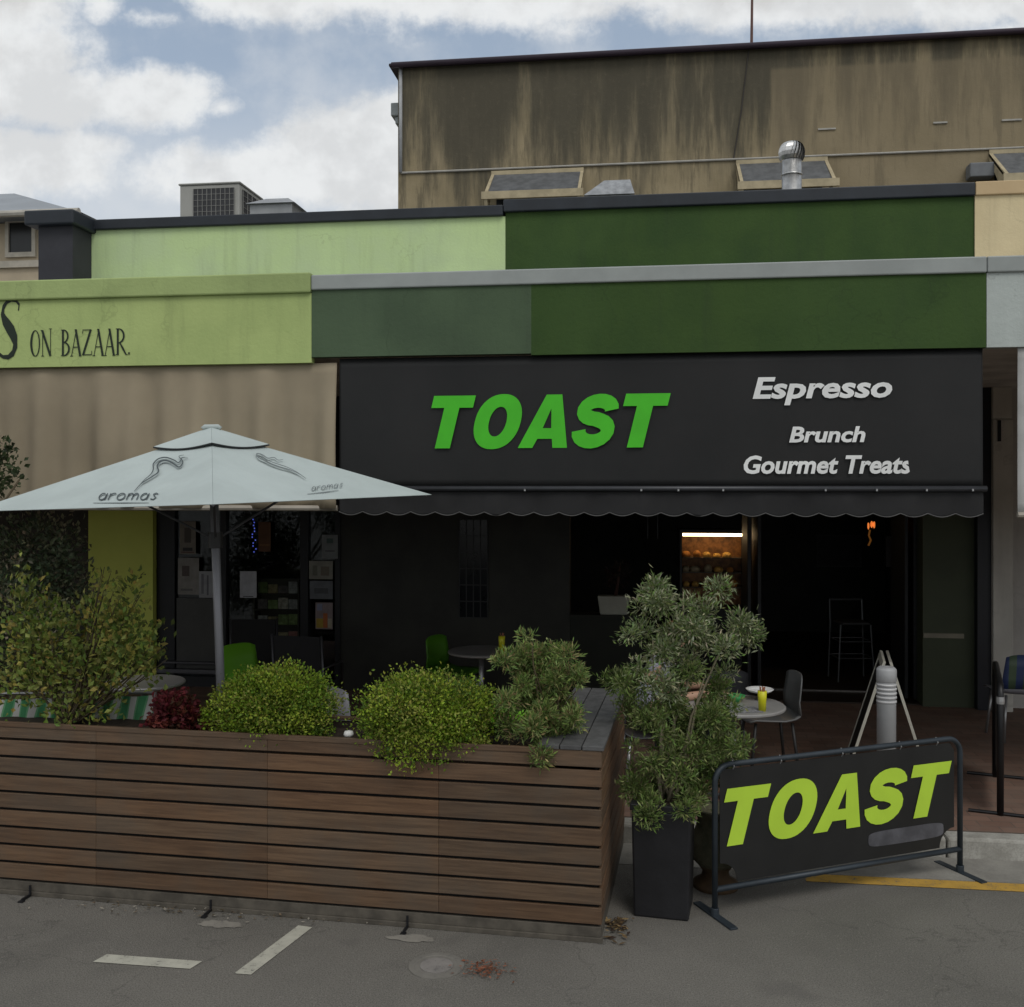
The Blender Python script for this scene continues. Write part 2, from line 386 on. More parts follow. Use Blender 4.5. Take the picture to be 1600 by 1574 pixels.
bk.inputs['Color1'].default_value = (.15, .085, .06, 1); bk.inputs['Color2'].default_value = (.21, .125, .09, 1); bk.inputs['Mortar'].default_value = (.09, .07, .055, 1)
bk.inputs['Scale'].default_value = 1; bk.inputs['Brick Width'].default_value = .23; bk.inputs['Row Height'].default_value = .115; bk.inputs['Mortar Size'].default_value = .004
nn = noise(t, tcn.outputs['Object'], 3, 5, .6); t.links.new(mixc(t, math_(t, 'MULTIPLY', smooth(t, nn, .35, .7), .4), bk.outputs[0], (.19, .15, .12)), p_.inputs['Base Color']); p_.inputs['Roughness'].default_value = .8
mb = MB(); mb.box((-30, KY + .16, -.1), (30, SY + .02, FZ)); struct(mb.build('footpath', pav), 'red brown paved footpath under the shop canopy')
conc = M('kerb concrete', (.27, .26, .23), .85, .3, 7, .3, 60, c2=(.42, .41, .37), fine=.35)
mb = MB()
for i in range(-14, 15): mb.box((i * 2.0 + .004, KY, -.1), (i * 2.0 + 1.996, KY + .16, FZ))
struct(mb.build('kerb', conc, bevel=.02), 'pale concrete kerb of the footpath')
gut = M('gutter concrete', (.2, .19, .17), .85, .2, 4, .2, 70, c2=(.27, .26, .23), fine=.25)
mb = MB(); mb.box((-30, 6.80, -.05), (30, KY, .006)); struct(mb.build('gutter', gut), 'concrete gutter strip beside the kerb')
def worn(name, c, base=(.12, .115, .11)):
    m = M(name, c, .8, .15, 9, .2, 90, c2=tuple(x * .8 for x in c), fine=.0); t = m.node_tree; p = t.nodes['Principled BSDF']
    tcn = t.nodes.new('ShaderNodeTexCoord'); nz = noise(t, tcn.outputs['Object'], 60, 4, .75); n2_ = noise(t, tcn.outputs['Object'], 9, 4, .6)
    src = p.inputs['Base Color'].links[0].from_socket
    s = math_(t, 'ADD', nz, math_(t, 'MULTIPLY', n2_, .5)); t.links.new(mixc(t, smooth(t, s, .82, .96), src, base), p.inputs['Base Color']); return m
yel = worn('yellow road paint', (.50, .30, .055)); wht = worn('white road paint', (.46, .45, .38))
mb = MB(); mb.quad((1.0, 6.66, .004), (30, 6.66, .004), (30, 6.79, .004), (1.0, 6.79, .004)); struct(mb.build('yellow_line', yel, recalc=False), 'yellow line along the gutter')
def gq(*pp, z=.004): return [G(x, y, z) for x, y in pp]
mb = MB(); mb.quad(*gq((145, 1503), (297, 1514), (316, 1502), (167, 1491))); struct(mb.build('parking_line', wht, recalc=False), 'short white painted line parallel to the planter')
mb = MB(); mb.quad(*gq((366, 1521), (392, 1523), (488, 1449), (466, 1446))); struct(mb.build('parking_line', wht, recalc=False), 'slanting white painted parking line')
# cement smears by the anchor struts, faded service cover, leaf patches
smear = worn('cement smear', (.25, .235, .205))
def blot(px, py, rx, ry, name, mat, label, seed, z=.004):
    random.seed(seed); c = G(px, py, z); dd = CAMZ * F / (py - H0); a = rx * dd / F; bb = ry * dd * dd / (CAMZ * F); mb = MB(); pts = []
    for k in range(30):
        an = 2 * math.pi * k / 30; r = random.uniform(.72, 1.1); pts.append((c.x + a * r * math.cos(an), c.y + bb * r * math.sin(an), z))
    mb.quad(*pts); return struct(mb.build(name, mat, recalc=False), label)
blot(345, 1444, 38, 6, 'cement_smear', smear, 'pale cement smear under the middle anchor strut', 3)
blot(645, 1466, 42, 6, 'cement_smear', smear, 'pale cement smear under the right anchor strut', 4)
cv = thing('service_cover', 'round faded metal service cover set in the asphalt', 'service cover', G(682, 1510, 0))
c = G(682, 1510, 0); mb = MB()
mb.lathe([(.145, .0), (.145, .005), (.115, .005), (.113, .003), (.0, .003)], c, 36); mb.build('cover_ring', worn('cover concrete', (.185, .175, .155)), cv)
mb = MB(); mb.lathe([(.085, 0), (.085, .007), (.07, .008)], c, 30); mb.build('cover_plate', worn('cover steel', (.23, .215, .20)), cv)
random.seed(11)
def litter(name, px, py, rx, ry, n, cols, label, z0=.002, L=.022):
    c = G(px, py, 0); dd = CAMZ * F / (py - H0); a = rx * dd / F; bb = ry * dd * dd / (CAMZ * F); mb = MB()
    for i in range(n):
        x = c.x + random.gauss(0, .5) * a; y = c.y + random.gauss(0, .5) * bb; an = random.uniform(0, 6.3); l = L * random.uniform(.5, 1.3); w_ = l * random.uniform(.3, .5)
        u = Vector((math.cos(an), math.sin(an), random.uniform(-.25, .25))) * l; s_ = Vector((-math.sin(an), math.cos(an), random.uniform(-.3, .3))) * w_; q = Vector((x, y, z0 + .008 + random.uniform(0, .012)))
        mb.cur = random.choice(cols); mb.add([q - u, q + s_, q + u, q - s_], [(0, 1, 2), (0, 2, 3)])
    return tag(mb.build(name, LEAF, recalc=False), label, 'leaf litter', kind='stuff')
litter('leaf_litter', 760, 1518, 34, 13, 170, [(.25, .09, .05), (.3, .13, .08), (.16, .07, .04)], 'patch of rust coloured crumbs on the asphalt road', L=.012)
litter('leaf_litter', 964, 1450, 20, 16, 80, [(.18, .12, .06), (.10, .07, .04), (.30, .21, .10), (.06, .04, .03)], 'dry brown leaves gathered at the foot of the timber planter corner')
litter('leaf_litter', 330, 1428, 330, 8, 160, [(.2, .15, .1), (.1, .08, .05), (.35, .32, .27)], 'grit and dry leaves along the base of the timber planter', L=.014)

# ================================================================== BUILDINGS
def render_mat(name, c, **k): return M(name, c, k.pop('rough', .8), k.pop('var', .1), k.pop('scale', 1.6), k.pop('bump', .3), k.pop('bscale', 30), streak=.38, **k)
g_dark = render_mat('dark green paint', (.025, .060, .010), c2=(.037, .078, .012))
g_haze = render_mat('glare hazed green', (.055, .088, .048), c2=(.07, .11, .058))  # fascia green paled and greyed to carry glare haze in the colour
g_olive = render_mat('olive green paint', (.35, .44, .165), c2=(.42, .51, .195))
g_light = render_mat('light green paint', (.50, .63, .35), c2=(.52, .67, .32))
g_cap = M('charcoal cap metal', (.018, .023, .03), .5, .2, 3)
g_grey = M('grey flashing', (.30, .325, .315), .55, .1, 2)
g_cream = render_mat('cream paint', (.63, .52, .31), c2=(.70, .59, .36))
g_pale = render_mat('pale grey blue paint', (.40, .44, .42))
g_soffit = M('soffit', (.60, .60, .57), .8, .2, 2)
blackp = M('black frame', (.008, .009, .011), .5, .2, 3)
FY = 7.6; ZB = 3.48; ZM = 4.005; ZT = 4.12; PZ = 5.60; CAPZ = 5.74
def XP(px, Y): return P(px, 760, Y).x

# --- the cafe (dark green)
x530, x1520, x487, x1541 = XP(530, SY), XP(1522, SY), XP(487, FY), XP(1541, FY)
x790 = XP(790, SY); x830 = XP(830, FY)
cafe = thing('cafe_building', 'single storey cafe with dark green parapet and dark open shopfront under a street canopy', 'building', ((x790 + x1520) / 2, SY, FZ))
mb = MB(); mb.box((x790, SY, 3.6), (x1520, SY + .25, PZ)); mb.build('parapet', g_dark, cafe)
mb = MB(); mb.box((x790 - .02, SY - .05, PZ), (x1520, SY + .32, CAPZ)); mb.build('parapet_cap', g_cap, cafe, bevel=.012)
mb = MB(); mb.box((x830, FY, ZB), (x1541, FY + .08, ZM)); mb.build('fascia', g_dark, cafe)
mb = MB(); mb.box((x487, FY, ZB + .012), (x830, FY + .08, ZM)); tag(mb.build('fascia', g_haze, cafe), 'grey green end of the fascia, glare haze put into its colour', None)
mb = MB(); mb.box((x487, FY - .02, ZM), (x1541 + .0, FY + .12, ZT)); mb.build('flashing', g_grey, cafe, bevel=.01)
mb = MB(); mb.box((x487 - .0, FY + .08, ZB + .06), (x1541, SY, ZB + .14)); mb.build('canopy_ceiling', g_soffit, cafe)
mb = MB(); mb.add([(x487, FY + .12, ZM - .02), (x1541, FY + .12, ZM - .02), (x1541, SY, ZM + .25), (x487, SY, ZM + .25)], [(0, 1, 2, 3)])
mb.add([(x487, FY + .12, ZM - .04), (x1541, FY + .12, ZM - .04), (x1541, SY, ZM + .23), (x487, SY, ZM + .23)], [(3, 2, 1, 0)]); mb.build('canopy_roof', M('canopy steel', (.25, .26, .27), .5), cafe)
mb = MB(); mb.box((x530, SY + .28, 3.62), (x1520, 21, 3.7)); mb.build('roof', M('roof steel', (.3, .31, .32), .5), cafe)
# shopfront and interior
xa, xb, xc, xd_ = XP(532, SY), XP(890, SY), XP(1440, SY), XP(1522, SY)
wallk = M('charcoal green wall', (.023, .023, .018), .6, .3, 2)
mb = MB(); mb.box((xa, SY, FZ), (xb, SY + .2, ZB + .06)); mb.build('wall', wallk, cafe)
mb = MB(); mb.box((xb, SY, 2.75), (xc, SY + .2, ZB + .06)); mb.build('lintel', blackp, cafe)
mb = MB(); mb.box((xb, SY + .02, FZ), (XP(1010, SY), SY + .2, 1.02)); mb.box((xb, SY - .05, 1.02), (XP(1010, SY), SY + .24, 1.06)); mb.build('servery_wall', M('servery olive', (.012, .014, .009), .7), cafe)
dgreen = M('wall deep green', (.045, .055, .028), .6, .15, 2)
mb = MB(); mb.box((xc, SY - .05, FZ), (XP(1520, SY), SY + .3, ZB + .06)); tag(mb.build('wall', dgreen, cafe), 'deep green wall right of the doors', None)
mb = MB(); mb.box((xc + .0, SY - .075, .88), (XP(1503, SY), SY - .05, .93)); mb.build('dado_rail', M('dado timber', (.22, .20, .15), .5), cafe)
mb = MB(); mb.box((XP(1520, SY), SY - .16, FZ), (XP(1541, SY), SY + .3, ZB + .06)); mb.build('pillar', M('navy black paint', (.007, .008, .014), .4), cafe)
# interior room
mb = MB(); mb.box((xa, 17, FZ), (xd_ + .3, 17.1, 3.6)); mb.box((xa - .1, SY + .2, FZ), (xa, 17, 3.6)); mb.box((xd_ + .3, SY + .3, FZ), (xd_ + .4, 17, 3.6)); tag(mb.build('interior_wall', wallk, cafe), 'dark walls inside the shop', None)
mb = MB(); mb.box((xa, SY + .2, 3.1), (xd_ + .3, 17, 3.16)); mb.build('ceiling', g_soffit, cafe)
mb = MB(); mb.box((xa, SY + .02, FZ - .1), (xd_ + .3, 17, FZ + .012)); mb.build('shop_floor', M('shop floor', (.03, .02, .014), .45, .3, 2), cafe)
# folded doors and metal sill
for i, px in enumerate((1172, 1188, 1420, 1434)):
    x = XP(px, SY + .1); mb = MB(); mb.box((x - .02, SY + .2, FZ + .03), (x + .02, SY + .85, 2.7)); mb.build('folded_door', blackp, cafe, bevel=.006)
mb = MB(); mb.box((XP(1190, SY + .6), SY + .58, FZ + .012), (XP(1420, SY + .6), SY + .64, FZ + .03)); mb.build('door_track', M('track steel', (.16, .15, .14), .4, metal=.7), cafe)
# window with white glazing bars on the dark wall
wn = MB(); wx0, wz0 = P(718, 965, SY).x, P(718, 965, SY).z; wx1, wz1 = P(762, 830, SY).x, P(762, 812, SY).z
fm = MB()
for k in range(5): x = wx0 + (wx1 - wx0) * k / 4; fm.box((x - .006, SY - .02, wz0), (x + .006, SY, wz1))
for k in range(7): z = wz0 + (wz1 - wz0) * k / 6; fm.box((wx0, SY - .018, z - .006), (wx1, SY - .002, z + .006))
fw_ = fm.build('window', M('old window frame', (.022, .024, .024), .5), cafe)
MB().box((wx0, SY - .012, wz0), (wx1, SY - .008, wz1)).build('pane', M('dark pane', (.01, .012, .014), .15), fw_)
# upright strips hung by the servery
for px in (1012, 1028):
    a_ = P(px, 806, SY); MB().tube([(a_.x, SY + .3, 2.72), (a_.x, SY + .3, 1.9)], .006, 6).build('hanging_rod', M('rod', (.06, .065, .07), .4), cafe)

# --- left shop
lef = thing('left_shop_building', 'single storey shop with light green parapet, olive fascia and dark end pier', 'building', (XP(300, SY), SY, FZ))
x145, x60 = XP(143, SY), XP(60, 11.1)
mb = MB(); mb.box((x145, SY, 3.6), (x790 - .003, SY + .25, PZ - .04)); mb.build('parapet', g_light, lef)
mb = MB(); mb.box((x145, SY - .05, PZ - .04), (x790 - .025, SY + .32, CAPZ - .06)); mb.build('parapet_cap', g_cap, lef, bevel=.012)
pier = M('charcoal render', (.035, .036, .043), .7, .15, 3)
mb = MB(); mb.box((x60, 11.1, 3.6), (x145 - .002, SY + .4, 5.52)); mb.build('end_pier', pier, lef)
mb = MB(); mb.box((x60 - .12, 11.0, 5.52), (x145 + .06, SY + .5, 5.69)); mb.build('pier_cap', g_cap, lef, bevel=.02)
XL = -16
mb = MB(); mb.box((XL, FY, ZB - .03), (x487 - .002, FY + .08, ZM - .02)); fas = mb.build('fascia', g_olive, lef)
mb = MB(); mb.box((XL, FY - .03, ZM - .02), (x487 - .002, FY + .12, ZT + .02)); mb.build('flashing', render_mat('olive strip', (.32, .40, .16)), lef, bevel=.012)
mb = MB(); mb.box((XL, FY + .08, ZB + .06), (x487 - .003, SY, ZB + .14)); mb.build('canopy_ceiling', g_soffit, lef)
mb = MB(); mb.box((XL, FY + .12, ZM - .06), (x487 - .003, SY, ZM - .03)); mb.build('canopy_roof', MATS['canopy steel'], lef)
mb = MB(); mb.box((XL, SY, FZ), (XP(145, SY), SY + .2, 3.6)); tag(mb.build('wall', M('dark brown wall', (.05, .045, .036), .8, .3, 3), lef), 'dark wall at the left end', None)  # plain dark brown wall colour with random tone
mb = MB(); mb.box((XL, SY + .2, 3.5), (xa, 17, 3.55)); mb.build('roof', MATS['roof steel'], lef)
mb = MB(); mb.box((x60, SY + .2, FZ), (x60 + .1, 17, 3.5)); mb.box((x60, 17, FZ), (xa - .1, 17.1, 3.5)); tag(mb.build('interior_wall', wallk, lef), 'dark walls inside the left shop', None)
mb = MB(); mb.box((XP(145, SY), SY - .1, FZ), (XP(245, SY), SY + .3, ZB + .06)); mb.build('lime_wall', M('lime paint', (.60, .66, .13), .7, .1, 2, c2=(.66, .72, .15)), lef)
# shop window
a0, a1 = XP(246, SY), XP(532, SY); mb = MB()
mb.box((a0, SY - .02, FZ), (XP(274, SY), SY + .12, ZB + .06)); mb.box((XP(345, SY), SY - .02, FZ + .1), (XP(354, SY), SY + .08, ZB)); mb.box((XP(470, SY), SY - .02, FZ + .1), (XP(482, SY), SY + .08, ZB)); mb.box((XP(524, SY), SY - .02, FZ), (a1, SY + .12, ZB + .06))
mb.box((a0, SY - .03, FZ), (a1, SY + .14, FZ + .12)); mb.box((a0, SY - .02, 2.5), (a1, SY + .08, 2.62)); wf = mb.build('shop_window', blackp, lef)
MB().box((XP(274, SY), SY + .03, FZ + .12), (XP(524, SY), SY + .036, 2.5)).build('pane', glass, wf)
sl_ = P(250, 1045, SY - .1); MB().box((a0, SY - .12, sl_.z - .05), (XP(345, SY), SY - .02, sl_.z)).box((a0 + .1, SY - .1, sl_.z + .06), (XP(345, SY), SY - .02, sl_.z + .085)).build('window_sill', M('grey sill', (.10, .10, .11), .4, metal=.3), wf, bevel=.008)
MB().box((XP(276, SY), SY - .005, .35), (XP(344, SY), SY + .025, P(300, 935, SY).z)).build('lower_panel', M('grey panel', (.055, .055, .05), .5), wf)

# --- fascia lettering, left shop
ink = M('dark green lettering', (.012, .022, .012), .6)
def strokes(name, list_, M4, parent, mat):
    mb = MB()
    for i, (pts, ws) in enumerate(list_):
        o = ribbon(pts, ws); n = len(pts); vs = [M4 @ Vector((x, y, .0008 * (i % 4))) for x, y in o]
        mb.add(vs, [(k, k + 1, 2 * n - 2 - k, 2 * n - 1 - k) for k in range(n - 1)])
    return mb.build(name, mat, parent, recalc=False)
def arc(cx, cy, rx, ry, a0, a1, n=18): return [(cx + rx * math.cos(R(a0 + (a1 - a0) * k / n)), cy + ry * math.sin(R(a0 + (a1 - a0) * k / n))) for k in range(n + 1)]
def tt(n, th, hi): return [th + (hi - th) * math.sin(math.pi * k / (n - 1)) for k in range(n)]
TK, TN, SR = .10, .035, .03
def ser(x, y, w_=.14): return ([(x - w_ / 2, y), (x + w_ / 2, y)], .03)
def glyph(ch):
    if ch == 'O': return [(arc(.24, .5, .2, .5, 90, 270), tt(19, .03, .11)), (arc(.24, .5, .2, .5, 270, 450), tt(19, .03, .06))], .52
    if ch == 'N': return [([(.08, 0), (.08, 1)], TN), ([(.06, 1), (.46, 0)], TK), ([(.46, 0), (.46, 1.05)], TN), ser(.08, 0), ser(.05, 1), ser(.46, 1.05)], .58
    if ch == 'B': return [([(.1, 0), (.1, 1)], TK), (arc(.12, .76, .22, .24, 90, -90), tt(19, .03, .08)), (arc(.12, .26, .28, .26, 90, -90), tt(19, .03, .09)), ser(.08, 0), ser(.08, 1)], .48
    if ch == 'A': return [([(.04, -.02), (.27, 1)], TN), ([(.25, 1), (.46, -.02)], TK), ([(.12, .32), (.4, .32)], TN), ser(.04, -.02), ser(.46, -.02), ser(.24, 1, .1)], .54
    if ch == 'Z': return [([(.04, .98), (.44, .98)], TN), ([(.43, 1), (.05, 0)], TK), ([(.05, .02), (.47, .02)], TN), ([(.05, .98), (.03, .84)], .03), ([(.47, .02), (.48, .17)], .03)], .54
    if ch == 'R': return [([(.1, 0), (.1, 1)], TK), (arc(.12, .73, .27, .27, 90, -90), tt(19, .03, .09)), ([(.2, .46), (.34, .25), (.5, 0)], [.05, .09, .06]), ser(.08, 0), ser(.08, 1), ser(.52, 0, .1)], .56
    if ch == '.': return [([(.08, .0), (.08, .09)], .08)], .2
    return [], .38
m4, W_, H_ = wall_text(48, 206, 517, 557, FY); x = 0; ls = []
for ch in 'ON BAZAAR.':
    g, adv = glyph(ch); ls += [([(a + x, b) for a, b in pts], ws) for pts, ws in g]; x += adv
strokes('lettering', ls, m4 @ Matrix.Diagonal((W_ / x, H_, 1, 1)), lef, ink)
m4, W_, H_ = wall_text(-6, 31, 468, 560, FY)
sp = [(.95, .80), (.98, .90), (.85, .97), (.66, .985), (.46, .95), (.32, .86), (.28, .75), (.36, .64), (.52, .54), (.68, .44), (.80, .32), (.82, .2), (.72, .08), (.52, .015), (.3, .02), (.1, .08), (.0, .2)]
strokes('lettering', [(sp, [.05, .06, .06, .06, .07, .1, .15, .2, .24, .26, .24, .18, .12, .08, .06, .07, .09])], m4 @ Matrix.Diagonal((W_, H_, 1, 1)), lef, ink)

# --- right neighbour
rgt = thing('right_shop_building', 'neighbouring shop with cream parapet and pale grey blue fascia at the right edge', 'building', (XP(1600, SY), SY, FZ))
XR = 16
mb = MB(); mb.box((x1520 + .003, SY - .02, 3.6), (XR, SY + .25, 5.60)); mb.build('parapet', g_cream, rgt)
mb = MB(); mb.box((x1520 + .003, SY - .05, 5.60), (XR, SY + .3, 5.745)); mb.build('parapet_cap', M('rusty cream cap', (.58, .44, .25), .7, .1, 1.3, c2=(.50, .36, .2)), rgt, bevel=.01)
mb = MB(); mb.box((x1541 + .003, FY, ZB), (XR, FY + .08, ZM)); mb.build('fascia', g_pale, rgt)
mb = MB(); mb.box((x1541 + .003, FY - .02, ZM), (XR, FY + .12, ZT)); mb.build('flashing', g_grey, rgt, bevel=.01)
mb = MB(); mb.box((x1541 + .002, FY + .08, ZB + .06), (XR, SY, ZB + .14)); mb.build('canopy_ceiling', g_soffit, rgt)
mb = MB(); mb.box((x1541 + .002, FY + .12, ZM - .06), (XR, SY, ZM - .03)); mb.build('canopy_roof', MATS['canopy steel'], rgt)
mb = MB(); mb.box((XP(1541, SY), SY - .22, FZ), (XP(1572, SY), SY + .3, 3.2)); mb.box((XP(1541, SY), SY - .2, 3.2), (XP(1572, SY), SY + .3, ZB + .06)); mb.build('pillar', render_mat('grey white render', (.55, .53, .48)), rgt, bevel=.01)
mb = MB(); mb.box((XP(1572, SY), SY, FZ), (XR, SY + .3, ZB + .06)); mb.build('wall', render_mat('grey render wall', (.5, .48, .45)), rgt)
a_ = P(1561, 675, SY - .22); MB().box((a_.x - .015, SY - .24, a_.z - .1), (a_.x + .015, SY - .22, a_.z + .12)).build('door_bolt', blackp, rgt)

# --- brown building behind
BY = 20.0
brown = bpy.data.materials.new('stained brown render'); brown.use_nodes = True; t = brown.node_tree; p_ = t.nodes['Principled BSDF']; p_.inputs['Roughness'].default_value = .9
tcn = t.nodes.new('ShaderNodeTexCoord'); geo = t.nodes.new('ShaderNodeNewGeometry'); sx = t.nodes.new('ShaderNodeSeparateXYZ'); t.links.new(geo.outputs['Position'], sx.inputs[0])
mp = t.nodes.new('ShaderNodeMapping'); mp.inputs['Scale'].default_value = (.75, .75, .10); t.links.new(geo.outputs['Position'], mp.inputs[0])
mp2 = t.nodes.new('ShaderNodeMapping'); mp2.inputs['Scale'].default_value = (2.6, 2.6, .22); t.links.new(geo.outputs['Position'], mp2.inputs[0])
s1 = noise(t, mp.outputs[0], 1.0, 6, .65); s2 = noise(t, mp2.outputs[0], 1.0, 5, .7); bl = noise(t, geo.outputs['Position'], .9, 6, .6)
base = mixc(t, smooth(t, bl, .3, .7), (.25, .205, .12), (.335, .275, .17))
st = math_(t, 'ADD', math_(t, 'MULTIPLY', s1, .70), math_(t, 'MULTIPLY', s2, .30))
hz = smooth(t, sx.outputs[2], 7.2, 10.6)                    # runs start under the roof edge
lf = math_(t, 'SUBTRACT', 1.0, smooth(t, sx.outputs[0], -1.5, 6.5))
k_ = math_(t, 'ADD', math_(t, 'ADD', st, math_(t, 'MULTIPLY', hz, .20)), math_(t, 'MULTIPLY', lf, .085))
base = mixc(t, math_(t, 'MULTIPLY', smooth(t, k_, .60, .78), .85), base, (.048, .046, .034))
mp4 = t.nodes.new('ShaderNodeMapping'); mp4.inputs['Scale'].default_value = (3.6, 3.6, .45); t.links.new(geo.outputs['Position'], mp4.inputs[0]); s4 = noise(t, mp4.outputs[0], 1.0, 5, .7)
k2 = math_(t, 'ADD', math_(t, 'ADD', s4, math_(t, 'MULTIPLY', hz, .12)), math_(t, 'MULTIPLY', lf, .06)); base = mixc(t, math_(t, 'MULTIPLY', smooth(t, k2, .56, .72), .65), base, (.07, .062, .042))
fine = noise(t, geo.outputs['Position'], 9.0, 6, .75); base = mixc(t, math_(t, 'MULTIPLY', smooth(t, fine, .5, .8), .16), base, (.32, .27, .18))
# patched panel
xp0 = XP(1205, BY); zp1 = P(1205, 108, BY).z; zp0 = P(1400, 195, BY).z
inx = smooth(t, sx.outputs[0], xp0 - .04, xp0 + .04); inz = math_(t, 'SUBTRACT', 1.0, smooth(t, sx.outputs[2], zp1 - .05, zp1 + .05))
pan = math_(t, 'MULTIPLY', inx, inz); base = mixc(t, math_(t, 'MULTIPLY', pan, .55), base, (.215, .175, .11))
t.links.new(base, p_.inputs['Base Color'])
bp = t.nodes.new('ShaderNodeBump'); bp.inputs['Strength'].default_value = .25; bp.inputs['Distance'].default_value = .03; t.links.new(fine, bp.inputs['Height']); t.links.new(bp.outputs[0], p_.inputs['Normal'])
bx0 = XP(622, BY); BZ = 10.85
bro = thing('brown_building', 'tall brown rendered building with dark drip stains rising behind the shops', 'building', (8, BY, FZ))
MB().box((bx0, BY, 0), (30, BY + 14, BZ)).build('wall', brown, bro)
MB().box((bx0 - .16, BY - .14, BZ), (30.2, BY + 14.2, BZ + .06)).build('roof', M('purple brown roof edge', (.03, .022, .03), .6), bro, bevel=.02)
MB().tube([(bx0 - .1, BY - .13, BZ + .02), (30, BY - .13, BZ + .01)], .055, 10).build('gutter', M('gutter purple', (.035, .022, .035), .5), bro, smooth_=True)
wline = M('white conduit', (.36, .35, .32), .6)
z1_ = P(625, 271, BY).z
MB().tube([(bx0 + .06, BY - .03, BZ), (bx0 + .06, BY - .03, z1_)], .035, 8).build('downpipe', M('grey downpipe', (.36, .37, .38), .6), bro, smooth_=True)
MB().tube([(bx0 + .06, BY - .02, z1_), (30, BY - .02, z1_)], .022, 8).build('conduit', wline, bro)
c0 = P(1153, 190, BY); MB().tube([(XP(1170, BY), BY - .02, BZ), (XP(1158, BY), BY - .02, BZ - 1.2), (XP(1146, BY), BY - .02, z1_)], .012, 6).build('cable', M('dark cable', (.04, .035, .03), .6), bro)
lb = P(614, 180, BY + .6); MB().box((bx0 - .28, BY + .5, lb.z - .05), (bx0, BY + .9, lb.z + .22)).box((bx0 - .2, BY + .55, lb.z - .2), (bx0, BY + .85, lb.z - .05)).build('wall_light', M('grey light box', (.33, .36, .36), .5), bro, bevel=.02)
hood_g = M('hood roofing', (.10, .105, .11), .6, .25, 6); hood_t = M('hood timber', (.40, .34, .22), .7, .15, 5)
def hood(pl, pr, ytop, ybot):
    a = P(pl, ytop, BY); b = P(pr, ytop, BY); zb = P(pl, ybot, BY - .9).z; xl, xr = a.x, b.x; zt = a.z
    mb = MB(); mb.prism([(xl + .25, BY, zt), (xl + .25, BY, zt - .06), (xl - .02, BY - .9, zb), (xl - .02, BY - .9, zb + .06)], (0, 0, 0)) if False else None
    mb = MB(); mb.add([(xl, BY, zt), (xr, BY, zt), (xr, BY - .9, zb), (xl, BY - .9, zb), (xl, BY, zt - .05), (xr, BY, zt - .05), (xr, BY - .9, zb - .05), (xl, BY - .9, zb - .05)],
           [(0, 3, 2, 1), (4, 5, 6, 7), (0, 1, 5, 4), (1, 2, 6, 5), (2, 3, 7, 6), (3, 0, 4, 7)])
    h = mb.build('window_hood', hood_g, bro)
    tb = MB(); tb.box((xl - .05, BY - .96, zb - .11), (xr + .05, BY - .90, zb + .03))
    for x in (xl, xr - .06): tb.prism([(x, BY, zt + .01), (x, BY - .94, zb + .01), (x, BY - .94, zb - .1), (x, BY - .75, zb - .6), (x, BY - .65, zb - .6), (x, BY - .62, zb - .1), (x, BY, zt - .12)], (.06, 0, 0))
    tb.box((xl, BY - .03, zt - .02), (xr, BY, zt + .06))
    tb.build('frame', hood_t, h)
    w_ = MB(); w_.box((xl + .1, BY - .02, zb - 1.4), (xr - .1, BY + .0, zt - .1)); w_.build('window', M('dark window', (.02, .022, .022), .25), bro)
hood(768, 912, 273, 303); hood(1150, 1293, 256, 288); hood(1545, 1700, 240, 276)
MB().box((XP(1508, BY), BY - .3, P(1508, 284, BY).z), (XP(1546, BY), BY - .02, P(1508, 262, BY).z)).build('wall_box', M('grey blue box', (.15, .16, .17), .6), bro, bevel=.02)
for px, y, l in ((1278, 204, 26), (1458, 194, 20), (1565, 190, 28)):
    q = P(px, y, BY); MB().box((q.x, BY - .025, q.z), (q.x + l * .0125, BY, q.z + .03)).build('bracket', wline, bro)

# far cream house at the left edge
hs = thing('cream_house', 'cream weatherboard house with grey metal roof far behind at the left edge', 'house', (XP(0, 20), 20, FZ))
hx = XP(150, 20); ez = P(30, 336, 19.4).z; cream2 = M('cream weatherboard', (.50, .42, .30), .8, .08, 2)
MB().box((-26, 20, 0), (hx - .4, 27, ez)).build('wall', cream2, hs)
ze = ez + .02; MB().add([(-26, 19.4, ze), (hx, 19.4, ze), (hx - 4.6, 24.2, ze + 1.9), (-26, 24.2, ze + 1.9), (hx, 29, ze), (-26, 29, ze)], [(0, 1, 2, 3), (1, 4, 2), (4, 5, 3, 2), (0, 5, 4, 1)]).build('roof', M('grey zinc roof', (.24, .26, .28), .5, .08, 1), hs)
MB().tube([(-26, 19.36, ze), (hx, 19.36, ze)], .07, 8).build('gutter', M('cream gutter', (.42, .40, .35), .6), hs)
a_ = P(14, 395, 19.95); b_ = P(50, 347, 19.95)
fr_ = MB().box((a_.x - .08, 19.93, a_.z - .1), (b_.x + .08, 20, a_.z)).box((a_.x - .08, 19.93, b_.z), (b_.x + .08, 20, b_.z + .08)).box((a_.x - .08, 19.93, a_.z), (a_.x, 20, b_.z)).box((b_.x, 19.93, a_.z), (b_.x + .08, 20, b_.z)).build('window', M('white joinery', (.5, .46, .38), .6), hs)
MB().box((a_.x, 19.97, a_.z), (b_.x, 19.99, b_.z)).build('pane', M('dark window', (.02, .022, .022), .25), fr_)
MB().box((-26, 19.92, a_.z - .32), (hx - .4, 20, a_.z - .18)).build('trim_band', MATS['white joinery'], hs)

